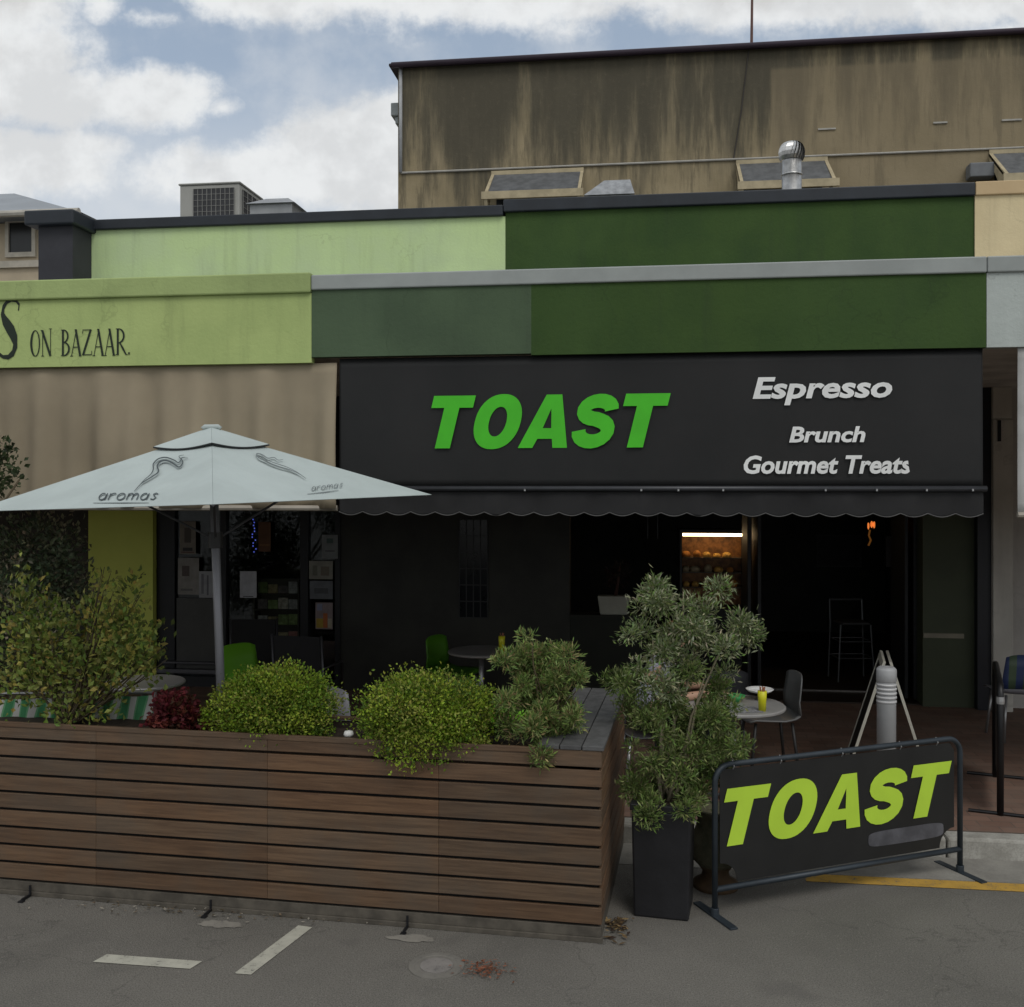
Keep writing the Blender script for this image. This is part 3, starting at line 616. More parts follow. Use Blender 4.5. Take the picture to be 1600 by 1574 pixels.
# roof equipment
ac = thing('air_conditioner', 'boxy grey rooftop air conditioner with dark grilles above the light green parapet', 'air conditioner', (XP(340, 14.6), 14.6, 3.7))
a0_ = P(281, 345, 14.4); a1_ = P(372, 287, 14.4); x0, x1, z0, z1 = a0_.x, a1_.x, 4.4, a1_.z
ac_b = M('air conditioner grey', (.33, .33, .31), .6, .06, 2)
MB().box((x0, 14.4, z0), (x1 + .02, 15.3, z1)).box((x0 - .02, 14.38, z1), (x1 + .04, 15.32, z1 + .03)).build('body', ac_b, ac, bevel=.015)
for x_ in (x0, x1 - .08): MB().box((x_, 14.4, 3.6), (x_ + .08, 15.2, z0)).build('leg', M('stand steel', (.2, .2, .2), .6), ac)
def grille(y0, xa_, xb_, side=False):
    g = MB()
    if not side:
        g.box((xa_, y0 - .012, z0 + .05), (xb_, y0 - .002, z1 - .06))
        gr = g.build('grille', M('grille dark', (.035, .036, .04), .6), ac); s = MB()
        n = 9
        for k in range(n + 1): x = xa_ + (xb_ - xa_) * k / n; s.box((x - .004, y0 - .02, z0 + .05), (x + .004, y0 - .012, z1 - .06))
        for k in range(9): z = z1 - .06 - k * .085; s.box((xa_, y0 - .018, z - .003), (xb_, y0 - .013, z + .003)) if z > z0 else None
        s.build('guard', M('guard wire', (.22, .22, .21), .6), gr)
    else:
        g.box((xa_ + .002, y0 + .1, z0 + .05), (xa_ + .012, y0 + .8, z1 - .06)); gr = g.build('grille', MATS['grille dark'], ac); s = MB()
        for k in range(5): y = y0 + .1 + .7 * k / 4; s.box((xa_ + .012, y - .006, z0 + .05), (xa_ + .02, y + .006, z1 - .06))
        for k in range(9): z = z1 - .06 - k * .085; s.box((xa_ + .013, y0 + .1, z - .003), (xa_ + .018, y0 + .8, z + .003)) if z > z0 else None
        s.build('guard', MATS['guard wire'], gr)
wdt = x1 - x0; grille(14.4, x0 + wdt * .24, x1 - wdt * .06); grille(14.4, x1 + .02, 0, True)
h_ = P(440, 325, 14.0)
MB().add([(XP(405, 14), 13.6, h_.z - .3), (XP(470, 14), 13.6, h_.z - .3), (XP(470, 14), 14.4, h_.z - .3), (XP(405, 14), 14.4, h_.z - .3), (XP(424, 14), 13.75, P(430, 319, 14).z), (XP(458, 14), 13.75, P(430, 318, 14).z), (XP(458, 14), 14.25, P(430, 318, 14).z), (XP(424, 14), 14.25, P(430, 319, 14).z)],
     [(0, 3, 2, 1), (4, 5, 6, 7), (0, 1, 5, 4), (1, 2, 6, 5), (2, 3, 7, 6), (3, 0, 4, 7)]).box((XP(410, 14), 13.7, 3.5), (XP(465, 14), 14.3, h_.z - .31))
hb = MB(); 
def frustum(name, px0, px1, qx0, qx1, y0, ytop, Y, label, cat, mat, group=None):
    zt = P(px0, ytop, Y).z; zb = P(px0, y0, Y).z - .5; a, b = XP(px0, Y), XP(px1, Y); c, e = XP(qx0, Y), XP(qx1, Y)
    m = MB(); m.add([(a, Y - .4, zb + .45), (b, Y - .4, zb + .45), (b, Y + .4, zb + .45), (a, Y + .4, zb + .45), (c, Y - .2, zt), (e, Y - .2, zt), (e, Y + .2, zt), (c, Y + .2, zt)], [(0, 3, 2, 1), (4, 5, 6, 7), (0, 1, 5, 4), (1, 2, 6, 5), (2, 3, 7, 6), (3, 0, 4, 7)])
    m.box((a + .05, Y - .35, 3.4), (b - .05, Y + .35, zb + .46)); return tag(m.build(name, mat), label, cat, group)
frustum('roof_cowl', 400, 475, 424, 458, 325, 318, 14, 'low grey sheet metal roof cowl right of the rooftop air conditioner', 'roof cowl', M('zinc', (.3, .31, .32), .45, metal=.3))
frustum('roof_cowl', 915, 992, 945, 985, 312, 290, 14.5, 'slanted galvanised roof cowl left of the spinning vent, under the brown wall', 'roof cowl', M('galvanised', (.3, .31, .32), .4, .25, 9, metal=.4))
vt = thing('roof_ventilator', 'shiny metal spinning roof ventilator on a round pipe above the dark green parapet', 'ventilator', (XP(1237, 13.4), 13.4, 3.7))
vc = P(1237, 240, 13.4); dd = 13.4 / 1.03 / F; vm = M('spun aluminium', (.55, .55, .54), .32, .2, 12, metal=.85)
MB().lathe([(.125, 3.7 - 0), (.125, P(1237, 252, 13.4).z)], (vc.x, 13.4, 0), 24).lathe([(.132, P(1237, 275, 13.4).z), (.132, P(1237, 273, 13.4).z)], (vc.x, 13.4, 0), 24).build('pipe', vm, vt, smooth_=True)
vb = MB(); nf = 22
for k in range(nf):
    pts = []; 
    for j in range(7):
        q = j / 6; el = R(-38 + 118 * q); an = 2 * math.pi * k / nf + q * .55; r = .165 * math.cos(el) ** .6 if math.cos(el) > 0 else 0
        pts.append(Vector((vc.x + r * math.cos(an), 13.4 + r * math.sin(an), vc.z + .15 * math.sin(el))))
    for j in range(6):
        a, b = pts[j], pts[j + 1]; tv = Vector((-(a.y - 13.4), a.x - vc.x, 0)).normalized() * .02; inn = (Vector((vc.x, 13.4, a.z)) - a) * .12
        vb.add([a - tv, b - tv, b + tv + inn, a + tv + inn], [(0, 1, 2, 3)])
vb.build('turbine', vm, vt, recalc=False)
MB().lathe([(.10, -.115), (.10, .10), (.06, .14), (.0, .15)], vc, 20).build('core', M('vent dark', (.12, .12, .12), .5, metal=.5), vt)
an_ = thing('antenna', 'thin tall red brown antenna mast on the brown building roof', 'antenna', (XP(1174, 20.5), 20.5, BZ))
MB().tube([(XP(1174, 20.5), 20.5, BZ), (XP(1174, 20.5) + .03, 20.5, BZ + 2.5)], [.03, .018], 8).build('mast', M('rusty mast', (.12, .06, .05), .6), an_)
MB().lathe([(.06, 0), (.06, .05), (.03, .1)], (XP(1174, 20.5), 20.5, BZ + .09), 12).build('foot', MATS['rusty mast'], an_)

# ================================================================== AWNINGS
def drape(name, xa_, xb_, ztop, zbot, Y, mat, parent, folds, amp, nx=160, nz=14, thick=.004, seed=1, hem=None):
    random.seed(seed); ph = [random.uniform(0, 6.28) for _ in range(6)]; mb = MB(); vs = []
    for j in range(nz + 1):
        q = j / nz
        for i in range(nx + 1):
            s = i / nx; x = xa_ + (xb_ - xa_) * s; e = math.sin(math.pi * min(1, q * 1.2 + .08) * .5)
            y = Y + amp * e * (math.sin(s * folds + ph[0]) * .5 + .35 * math.sin(s * folds * 2.3 + ph[1] + q) + .25 * math.sin(s * folds * .37 + ph[2] - q * 2))
            zb = zbot(x) if callable(zbot) else zbot
            vs.append((x, y, ztop + (zb - ztop) * q))
    n = nx + 1; fs = [(j * n + i, j * n + i + 1, (j + 1) * n + i + 1, (j + 1) * n + i) for j in range(nz) for i in range(nx)]
    mb.add(vs, fs); o = mb.build(name, mat, parent, smooth_=True, recalc=False)
    s = o.modifiers.new('solid', 'SOLIDIFY'); s.thickness = thick; return o
AY = FY + .03
ax0, ax1 = XP(530, AY), XP(1536, AY); zbar = P(1100, 764, AY).z; zval = P(1100, 806, AY).z
aw = thing('cafe_awning', 'black drop awning with green and white lettering hanging under the dark green fascia', 'awning', ((ax0 + ax1) / 2, AY, zbar))
canv = M('black canvas', (.0055, .0062, .0066), .58, .3, 1.5, .25, 350, c2=(.0098, .0098, .010))
drape('cloth', ax0, ax1, ZB, zbar, AY + .014, canv, aw, 21, .015, nx=260, seed=5)
MB().tube([(ax0 - .02, AY - .015, zbar), (ax1 + .02, AY - .015, zbar)], .022, 10).build('bar', M('dark bar', (.045, .047, .052), .4, metal=.4), aw, smooth_=True)
for px in (820, 1002, 1060, 1130, 1290, 1370, 1448, 1520):
    q = P(px, 766, AY - .04); MB().lathe([(.008, -.008), (.008, .008)], q, 8).build('stud', M('stud steel', (.4, .4, .4), .3, metal=.8), aw)
per = (ax1 - ax0) / 25.0
drape('valance', ax0, ax1, zbar - .01, lambda x: zval + .022 - .026 * abs(math.sin((x - ax0) / per * math.pi)), AY - .0, M('valance canvas', (.019, .019, .02), .85, .2, 2, .3, 350), aw, 60, .010, nx=500, seed=8)
tr_ = MB(); pts = [(ax0 + (ax1 - ax0) * i / 500, AY - .01, zval + .022 - .026 * abs(math.sin(i / 500 * 25 * math.pi))) for i in range(501)]
tr_.tube(pts, .004, 6); tr_.build('valance_trim', M('trim grey', (.09, .09, .088), .7), aw)
grn = M('green print', (.065, .52, .018), .6, .08, 3); whp = M('white print', (.78, .79, .78), .6, .08, 3)
m4, W_, H_ = wall_text(674, 1048, 619, 701, AY, .002); toast('lettering', grn, m4, aw, W_, H_)
for s, a, b, yt, yb, off in (('Espresso', 1176, 1394, 590, 634, .030), ('Brunch', 1233, 1352, 667, 692, .030), ('Gourmet Treats', 1162, 1424, 712, 741, .030)):
    m4, W_, H_ = wall_text(a, b, yt, yb, AY, .002); text('lettering', s, whp, m4, aw, 1, off, .2, ext=.0006, fit=(W_, H_))
bl_ = thing('beige_blind', 'beige canvas street blind with soft folds hanging left of the black awning', 'blind', (XP(260, AY), AY, 2.4))
bx1 = XP(526, AY); beige = M('beige canvas', (.28, .235, .165), .9, .08, 1.2, .15, 300, c2=(.34, .285, .20))
drape('cloth', XL, bx1, ZB - .03, 2.33, AY + .02, beige, bl_, 140, .075, nx=700, seed=12)
MB().tube([(XL, AY + .02, 2.33), (bx1, AY + .02, 2.33)], .022, 8).build('bar', M('beige bar', (.35, .32, .27), .6), bl_)
bn = thing('white_blind', 'pale grey street blind of the next shop at the right edge', 'blind', (XP(1640, AY), AY, 2.3))
drape('cloth', XP(1590, AY), XR, ZB, P(1595, 805, AY).z, AY, M('pale canvas', (.5, .5, .48), .8), bn, 30, .01, seed=3)
MB().tube([(XP(1590, AY), AY, P(1595, 805, AY).z), (XR, AY, P(1595, 805, AY).z)], .02, 8).build('bar', MATS['beige bar'], bn)

# ================================================================== TIMBER PLANTER
C0 = G(940, 1474, 0); Lf = G(0, 1396, 0); C0.z = 0; Lf.z = 0
u = (Lf - C0).normalized(); back = Vector((-u.y, u.x, 0));
if back.y < 0: back = -back
Lp = 6.4; TW = .48; SW = .34; ZP = 1.055; side_len = 1.62
pl = thing('timber_planter', 'long brown timber slat planter box standing on the road around the dining deck', 'planter', C0)
timber = bpy.data.materials.new('oiled timber'); timber.use_nodes = True; t = timber.node_tree; p_ = t.nodes['Principled BSDF']
tcn = t.nodes.new('ShaderNodeTexCoord'); mp = t.nodes.new('ShaderNodeMapping'); mp.inputs['Scale'].default_value = (1.2, 1.2, 22); t.links.new(tcn.outputs['Object'], mp.inputs[0])
at = t.nodes.new('ShaderNodeAttribute'); at.attribute_name = 'Col'
g1 = noise(t, mp.outputs[0], 2.2, 6, .65, .3); g2 = noise(t, tcn.outputs['Object'], 2.5, 5, .6)
cc = mixc(t, smooth(t, g1, .3, .7), (.078, .043, .022), (.140, .083, .045)); cc = mixc(t, math_(t, 'MULTIPLY', smooth(t, g2, .4, .7), .45), cc, (.085, .068, .05))
cc = mixc(t, 1.0, cc, at.outputs[0], 'MULTIPLY'); t.links.new(cc, p_.inputs['Base Color']); p_.inputs['Roughness'].default_value = .6
bp = t.nodes.new('ShaderNodeBump'); bp.inputs['Strength'].default_value = .3; bp.inputs['Distance'].default_value = .004; t.links.new(g1, bp.inputs['Height']); t.links.new(bp.outputs[0], p_.inputs['Normal'])
random.seed(21)
def tint():
    b = random.uniform(.82, 1.14); w_ = random.uniform(-.08, .08); return (b * (1 + w_), b, b * (1 - w_))
def frameM(o, ux, uy): ux = Vector(ux); uy = Vector(uy); return Matrix.Translation(o) @ Matrix((ux, uy, Vector((0, 0, 1)))).transposed().to_4x4()
MF = frameM(C0, u, back)       # local x runs left along the front, y runs in
nb = 9; bh = .0905; pitch = .1075; z00 = ZP - .006 - nb * pitch + .017
fm_ = MB(); 
joins = [0, .92, 1.95, 3.05, 4.3, 5.4, Lp]
for k in range(nb):
    z = z00 + k * pitch
    for a, b in zip(joins[:-1], joins[1:]):
        fm_.cur = tint(); fm_.box((a + .0006, 0, z), (b - .0004, .02, z + bh), MF)
fm_.build('front_cladding', timber, pl, bevel=.003)
sm_ = MB()
for k in range(nb):
    z = z00 + k * pitch; sm_.cur = tint(); sm_.box((0, .022, z), (.02, side_len, z + bh), MF)
sm_.build('side_cladding', timber, pl, bevel=.003)
MB().box((.024, .024, .06), (.04, side_len - .02, ZP - .05), MF).box((.042, .026, .06), (Lp, .034, ZP - .16), MF).build('lining', M('black lining', (.006, .006, .006), .9), pl)
MB().box((.05, TW, .1), (Lp, TW + .02, ZP - .02), MF).box((SW, TW + .02, .1), (SW + .02, side_len, ZP - .02), MF).build('inner_wall', M('dark plywood', (.03, .022, .017), .8), pl)
cp_ = MB(); greyt = M('weathered grey timber', (.085, .085, .085), .8, .2, 14, .3, 60, stretch=(1, 1, 1), attr=True)
for k in range(3):
    x = -.012 + k * (SW + .03) / 3; b = random.uniform(.8, 1.1); cp_.cur = (b, b, b); cp_.box((x, -.008, ZP - .004), (x + (SW + .03) / 3 - .006, side_len, ZP + .02), MF)
cp_.build('capping', greyt, pl, bevel=.003)
MB().box((SW + .03, -.006, ZP - .03), (Lp, .02, ZP - .0), MF).box((SW + .03, TW - .01, ZP - .01), (Lp, TW + .03, ZP + .008), MF).build('rim', timber, pl, bevel=.003)
MB().box((SW + .02, .036, ZP - .12), (Lp, TW - .001, ZP - .06), MF).build('soil', M('potting soil', (.03, .02, .013), .95, .4, 20, .6, 60), pl)
MB().box((-.006, -.008, .0), (Lp, .03, .028), MF).box((.004, .004, .028), (Lp, .04, z00 - .015), MF).box((.004, .04, 0), (.03, side_len, z00 - .015), MF).build('base_rail', M('grey base rail', (.085, .075, .06), .8, .3, 9), pl, bevel=.003)
for px, py in ((335, 1420), (641, 1444), (43, 1404)):
    q = G(px, py, 0); s = (q - C0).dot(u)
    MB().box((s - .006, -.09, .004), (s + .006, -.01, .018), MF).box((s - .006, -.018, .006), (s + .006, -.010, .07), MF).box((s - .015, -.11, .0), (s + .015, -.08, .008), MF).build('anchor_bracket', M('black steel', (.015, .015, .017), .5, metal=.3), pl)
# deck
dk = MB(); deckm = M('deck boards', (.04, .03, .022), .8, .2, 8)
for k in range(14):
    y0 = TW + .03 + k * .1
    if y0 + .09 < side_len: dk.box((SW + .03, y0, .10), (Lp, y0 + .092, FZ + .002), MF)
struct(dk.build('deck', deckm), 'timber deck behind the planter')

# ================================================================== PLANTS
stemm = M('green brown stems', (.09, .07, .04), .8); olive_stem = M('pale stems', (.24, .21, .14), .8)
def planter_z(): return ZP - .07
def on_planter(px, off=.22):
    """point on the soil of the planter at picture column px"""
    t = (px - 800) / F; best = None
    for k in range(0, 700):
        q = C0 + u * (k * .01 - .3) + back * off; dd = -q.x * ST + q.y * CT; l = q.x * CT + q.y * ST
        e = abs(l / dd - t)
        if best is None or e < best[0]: best = (e, q)
    q = best[1].copy(); q.z = planter_z(); return q
def shrub(name, label, cat, px, off, blobs, n, L, W, cols, tips=10, group=None, **k):
    b = on_planter(px, off); o = thing(name, label, cat, b, 0, group)
    bl = [PB(x, y, rx, ry, b.y + dy) for (x, y, rx, ry, dy) in blobs]
    foliage('foliage', bl, n, L, W, cols, o, **k)
    stems('stem', b, [Vector(random.choice(bl)[:3]) + rv() * .08 for _ in range(tips)], .008, stemm, o)
    return o
random.seed(31)
gcol = [(.19, .29, .025), (.25, .35, .032), (.13, .22, .022), (.33, .40, .05), (.08, .14, .018), (.26, .28, .06)]
shrub('round_bush', 'dense round green bush in the planter between the red shrub and the white pebble', 'bush', 430, .22,
      [(435, 1098, 90, 56, 0), (380, 1106, 52, 48, -.02), (485, 1115, 42, 44, 0), (400, 1075, 45, 26, .05), (340, 1120, 30, 26, 0)], 23000, .021, .0068, gcol, k=170, sig=.15, fill=.35)
shrub('round_bush', 'larger dome of green bush spilling over the planter front beside the feathery shrub', 'bush', 665, .18,
      [(668, 1112, 102, 66, -.02), (620, 1125, 58, 52, -.05), (730, 1120, 52, 56, 0), (655, 1080, 52, 28, .04), (655, 1172, 62, 30, -.16), (720, 1158, 42, 22, -.14)], 27000, .021, .0068, gcol, k=200, sig=.15, fill=.35)
fcol = [(.22, .31, .08), (.17, .25, .07), (.28, .35, .12), (.12, .19, .05), (.32, .27, .12)]
shrub('feathery_shrub', 'loose feathery shrub at the planter end, right of the large dome bush', 'shrub', 850, .22,
      tufts([(838, 1012, 34, 26, 0), (806, 1050, 30, 28, 0), (872, 1048, 32, 32, 0), (848, 1085, 46, 36, .03), (815, 1115, 34, 34, -.02), (880, 1110, 34, 40, -.02), (850, 1145, 44, 30, -.06), (845, 1172, 24, 20, -.14), (902, 1055, 12, 12, 0)], 8, (11, 20)), 11000, .044, .0046, fcol, tips=22, k=150, sig=.27, upb=.35, fill=.85)
rb = on_planter(815, .16)
red = bpy.data.objects
shr = shrub('red_shrub', 'small dark red leaved shrub between the leafy sprawling bush and the round bush', 'shrub', 275, .16,
      [(272, 1112, 34, 30, 0), (300, 1125, 24, 22, 0), (258, 1132, 22, 18, -.02)], 2200, .035, .013, [(.13, .02, .025), (.09, .015, .02), (.16, .04, .03), (.07, .03, .015)], k=22)
lcol = [(.16, .24, .045), (.22, .27, .06), (.11, .16, .035), (.28, .30, .08), (.38, .33, .08), (.19, .22, .06)]
shrub('sprawling_bush', 'tall loose leafy bush with yellowing leaves at the left end of the planter', 'bush', 110, .25,
      [(40, 960, 42, 60, .1), (80, 1010, 60, 60, 0), (150, 990, 50, 60, 0), (205, 1000, 45, 60, 0), (200, 930, 20, 45, 0), (165, 905, 14, 20, 0), (110, 1060, 75, 38, 0), (40, 1060, 45, 50, 0), (190, 1050, 55, 34, -.02), (120, 1110, 60, 26, -.06), (240, 1030, 22, 30, 0), (140, 1160, 18, 12, -.2)],
      3300, .047, .015, lcol, tips=70, k=260, sig=.26, upb=.5, fill=.3)
# darker shrub behind on the footpath, left
random.seed(41)
q = P(20, 1100, 8.6); dkp = thing('dark_shrub', 'tall dark green shrub behind the sprawling bush at the left edge under the beige blind', 'shrub', (q.x, 8.6, FZ))
foliage('foliage', [PB(50, 860, 85, 60, 8.6), (PB(30, 940, 90, 60, 8.6)), PB(90, 930, 50, 70, 8.6), PB(-40, 1000, 80, 80, 8.6)], 8000, .055, .015, [(.13, .18, .10), (.19, .22, .13), (.10, .14, .08), (.36, .34, .22)], dkp, k=110)
stems('stem', (q.x, 8.6, FZ), [P(50, 860, 8.6), P(30, 940, 8.6), P(90, 930, 8.6), P(10, 900, 8.6)], .02, stemm, dkp)
q = P(-330, 1100, 6.9); ol = thing('street_tree', 'dark leafy branches of a small tree above the umbrella at the left edge', 'tree', (q.x, 6.9, 0))
foliage('crown', [PB(-60, 730, 75, 60, 6.9), PB(5, 725, 24, 30, 6.9), PB(-5, 690, 16, 14, 6.9), PB(25, 752, 20, 14, 6.9), PB(-100, 640, 70, 60, 6.9), PB(-80, 860, 60, 70, 6.9)], 3300, .05, .017, [(.05, .07, .03), (.07, .095, .04), (.035, .05, .022)], ol, k=60)
stems('trunk', (q.x, 6.9, 0), [P(-60, 730, 6.9), P(0, 735, 6.9), P(-100, 640, 6.9), P(30, 750, 6.9)], .03, stemm, ol, spread=.01)

# black pot with olive-like tree
pa = G(990, 1432); pb = G(1076, 1441); pu = (pb - pa).normalized(); pv = Vector((-pu.y, pu.x, 0)); pw = (pb - pa).length
pc = pa + pu * pw / 2 + pv * pw / 2; MPt = frameM(pa, pu, pv)
pot = thing('black_pot', 'tall square black pot between the timber planter corner and the barrier sign', 'pot', (pc.x, pc.y, 0))
def taper(mb, w0, w1, z0, z1, cx, cy, Mx):
    vs = [Mx @ Vector((cx + sx * w / 2, cy + sy * w / 2, z)) for z, w in ((z0, w0), (z1, w1)) for sx, sy in ((-1, -1), (1, -1), (1, 1), (-1, 1))]
    return mb.add(vs, [(0, 3, 2, 1), (4, 5, 6, 7), (0, 1, 5, 4), (1, 2, 6, 5), (2, 3, 7, 6), (3, 0, 4, 7)])
taper(MB(), pw, pw * 1.08, 0, .62, pw / 2, pw / 2, MPt).build('body', M('charcoal pot glaze', (.014, .014, .016), .45, .25, 4, .1, 40), pot, bevel=.012)
rm = MB()
for (a, b, c, e) in ((-.02, -.02, pw + .02, .02), (-.02, pw - .02, pw + .02, pw + .02), (-.02, .02, .02, pw - .02), (pw - .02, .02, pw + .02, pw - .02)): rm.box((a, b, .62), (c, e, .66), MPt)
rm.build('rim', MATS['charcoal pot glaze'], pot, bevel=.005)
MB().box((.02, .02, .6), (pw - .02, pw - .02, .64), MPt).build('soil', MATS['potting soil'], pot)
random.seed(51); PY = pc.y
tr = thing('potted_tree', 'grey green olive like tree growing from the tall square black pot', 'tree', (pc.x, pc.y, .64))
ob = [(1068, 925, 50, 30), (1015, 945, 22, 18), (1110, 940, 34, 22), (1062, 965, 56, 28), (1140, 980, 24, 20), (1020, 1000, 44, 28), (1085, 1005, 58, 34), (1140, 1010, 26, 20), (985, 1040, 22, 22), (1040, 1045, 44, 26), (1095, 1060, 44, 28), (1025, 1085, 48, 26),
      (1075, 1105, 60, 34), (1120, 1100, 34, 30), (1040, 1140, 62, 34), (1110, 1145, 56, 30), (1140, 1170, 36, 18), (1020, 1185, 42, 30), (1080, 1190, 58, 28), (1125, 1205, 26, 18), (1020, 1235, 34, 30), (1065, 1235, 36, 28), (1030, 1262, 26, 16), (972, 1068, 12, 14), (1165, 992, 10, 8)]
ocol = [(.26, .30, .16), (.33, .36, .21), (.19, .24, .11), (.16, .25, .07), (.40, .41, .27), (.22, .28, .10)]
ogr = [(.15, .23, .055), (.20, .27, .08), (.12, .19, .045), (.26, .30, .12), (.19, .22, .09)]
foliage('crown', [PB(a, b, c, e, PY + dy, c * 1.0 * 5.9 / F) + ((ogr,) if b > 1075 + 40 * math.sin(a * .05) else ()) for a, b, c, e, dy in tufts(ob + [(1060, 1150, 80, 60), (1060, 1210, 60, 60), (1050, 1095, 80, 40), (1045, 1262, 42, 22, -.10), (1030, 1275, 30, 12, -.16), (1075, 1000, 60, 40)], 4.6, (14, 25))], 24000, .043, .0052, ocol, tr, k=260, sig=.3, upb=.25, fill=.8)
stems('trunk', (pc.x, pc.y, .62), [P(1068, 925, PY), P(1020, 1000, PY), P(1140, 985, PY), P(1100, 1060, PY), P(1040, 1090, PY), P(1120, 1150, PY), P(1010, 1180, PY), P(1085, 1010, PY)], .013, olive_stem, tr, spread=.05, seg=6)
# weathered urn glimpsed between pot and sign
q = G(1118, 1385, 0); ur = thing('garden_urn', 'weathered mossy stone coloured urn with brown base behind the left leg of the barrier sign', 'urn', q)
MB().lathe([(.10, .13), (.15, .18), (.145, .3), (.11, .42), (.13, .47), (.14, .49), (.11, .49), (.09, .4)], q, 26).build('bowl', M('mossy stone', (.06, .06, .035), .9, .4, 12, .6, 30, c2=(.13, .12, .075)), ur, smooth_=True)
MB().lathe([(.14, 0), (.14, .03), (.09, .06), (.08, .1), (.11, .14), (.1, .15)], q, 26).build('foot', M('brown clay', (.07, .042, .02), .8, .3, 9), ur, smooth_=True)

# ================================================================== UMBRELLA
ub = D(354, 1100, 6.5); ub.z = FZ; lean = R(-2.0)
um = thing('market_umbrella', 'pale grey square market umbrella with printed logos standing behind the planter', 'umbrella', ub)
rvec = Vector((CT, ST, 0)); fvec = Vector((-ST, CT, 0))
def UM(lx, ly, z):                                     # umbrella frame: lean about its foot, turned a little
    a = R(16); x = lx * math.cos(a) - ly * math.sin(a); y = lx * math.sin(a) + ly * math.cos(a)
    c, s = math.cos(lean), math.sin(lean); X = x * c + z * s; Z = -x * s + z * c
    return ub + rvec * X + fvec * y + Vector((0, 0, Z))
fab = M('umbrella canvas', (.41, .465, .455), .85, .07, 2.2, .55, 5); RU = 1.405; zE = 2.255; zA = 2.705
def canopy(r, z0, z1, sag, n=18, lift=0):
    cs = [(r, 0), (0, r), (-r, 0), (0, -r)]; vs = []; fs = []
    for k in range(4):
        (x0, y0), (x1, y1) = cs[k], cs[(k + 1) % 4]; base = len(vs)
        for i in range(n + 1):
            q = i / n
            for j in range(n + 1):
                s = j / n; ex, ey = x0 + (x1 - x0) * s, y0 + (y1 - y0) * s
                sg = sag * math.sin(math.pi * s) * math.sin(math.pi * min(1, q)) * 1.0 + lift * math.sin(math.pi * s) * q ** 3
                vs.append(UM(ex * q, ey * q, z1 + (z0 - z1) * q - sg))
        fs += [(base + i * (n + 1) + j, base + i * (n + 1) + j + 1, base + (i + 1) * (n + 1) + j + 1, base + (i + 1) * (n + 1) + j) for i in range(n) for j in range(n)]
    return vs, fs
vs, fs = canopy(RU, zE, zA, .018); o = MB().add(vs, fs).build('canopy', fab, um, smooth_=False, recalc=False)
md = o.modifiers.new('solid', 'SOLIDIFY'); md.thickness = .003
vs, fs = canopy(.35, zA - .086, zA + .030, .0, 12, lift=.022); o2 = MB().add(vs, fs).build('vent_cap', fab, um, recalc=False); md = o2.modifiers.new('solid', 'SOLIDIFY'); md.thickness = .003
tb = MB()
for (x0, y0), (x1, y1) in (((.35, 0), (0, -.35)), ((0, -.35), (-.35, 0)), ((-.35, 0), (0, .35)), ((0, .35), (.35, 0))):
    tb.tube([UM((x0 + (x1 - x0) * s / 12) * 1.005, (y0 + (y1 - y0) * s / 12) * 1.005, zA - .089 - .022 * math.sin(math.pi * s / 12)) for s in range(13)], .005, 6)
tb.build('vent_gap_shade', M('dark gap shade', (.02, .022, .024), .7), um)  # dark tube drawn for the shade in the gap under the cap hem
MB().tube([UM(-.055, 0, zA + .02), UM(-.04, 0, zA + .034), UM(.04, 0, zA + .034), UM(.055, 0, zA + .02)], .016, 8).build('finial', fab, um, smooth_=True)
polem = M('grey pole', (.24, .24, .26), .45, .05, 3, metal=.3)
MB().tube([UM(0, 0, 0.02), UM(0, 0, zA)], .027, 14).build('pole', polem, um, smooth_=True)
for ang in range(4):
    cx, cy = [(1, 0), (0, 1), (-1, 0), (0, -1)][ang]
    MB().tube([UM(0, 0, zA - .03), UM(cx * (RU - .03), cy * (RU - .03), zE + .0)], .011, 6).build('rib', polem, um)
    MB().tube([UM(0, 0, 2.02), UM(cx * .75, cy * .75, zE + (zA - zE) * .5 - .02)], .008, 6).build('strut', M('dark strut', (.05, .05, .055), .5), um)
MB().lathe([(.045, -.05), (.045, .05)], UM(0, 0, 2.02), 14).build('hub', M('dark hub', (.03, .03, .03), .5), um)
MB().box((ub.x - .25, ub.y - .25, FZ + .004), (ub.x + .25, ub.y + .25, FZ + .06)).build('base', M('concrete base', (.1, .1, .1), .8), um, bevel=.01)
# printed logos on the two front panels
logo = M('faded print', (.06, .075, .08), .8); logo2 = M('fainter print', (.14, .16, .165), .8)
CAMP = Vector((0, 0, CAMZ))
def on_panel(cA, cB):
    """map of a survey direction onto the sloping front panel between two canopy corners"""
    p0, p1, p2 = UM(0, 0, zA), UM(cA[0], cA[1], zE), UM(cB[0], cB[1], zE); n = (p1 - p0).cross(p2 - p0).normalized()
    if n.z < 0: n = -n
    def f(px, py):
        dr = (D(px, py, 5.0) - CAMP); k = (p0 - CAMP).dot(n) / dr.dot(n); return CAMP + dr * k + n * .004
    return f
def logo_ribbon(mb, f, pts, ws):
    o = ribbon(pts, ws); n = len(pts); mb.add([f(x, y) for x, y in o], [(k, k + 1, 2 * n - 2 - k, 2 * n - 1 - k) for k in range(n - 1)])
def curve(pts, n=5):
    out = []
    for i in range(len(pts) - 1):
        p0, p1, p2, p3 = pts[max(i - 1, 0)], pts[i], pts[i + 1], pts[min(i + 2, len(pts) - 1)]
        for k in range(n):
            t = k / n; out.append(tuple(.5 * (2 * p1[j] + (p2[j] - p0[j]) * t + (2 * p0[j] - 5 * p1[j] + 4 * p2[j] - p3[j]) * t * t + (3 * p1[j] - p0[j] - 3 * p2[j] + p3[j]) * t ** 3) for j in (0, 1)))
    return out + [pts[-1]]
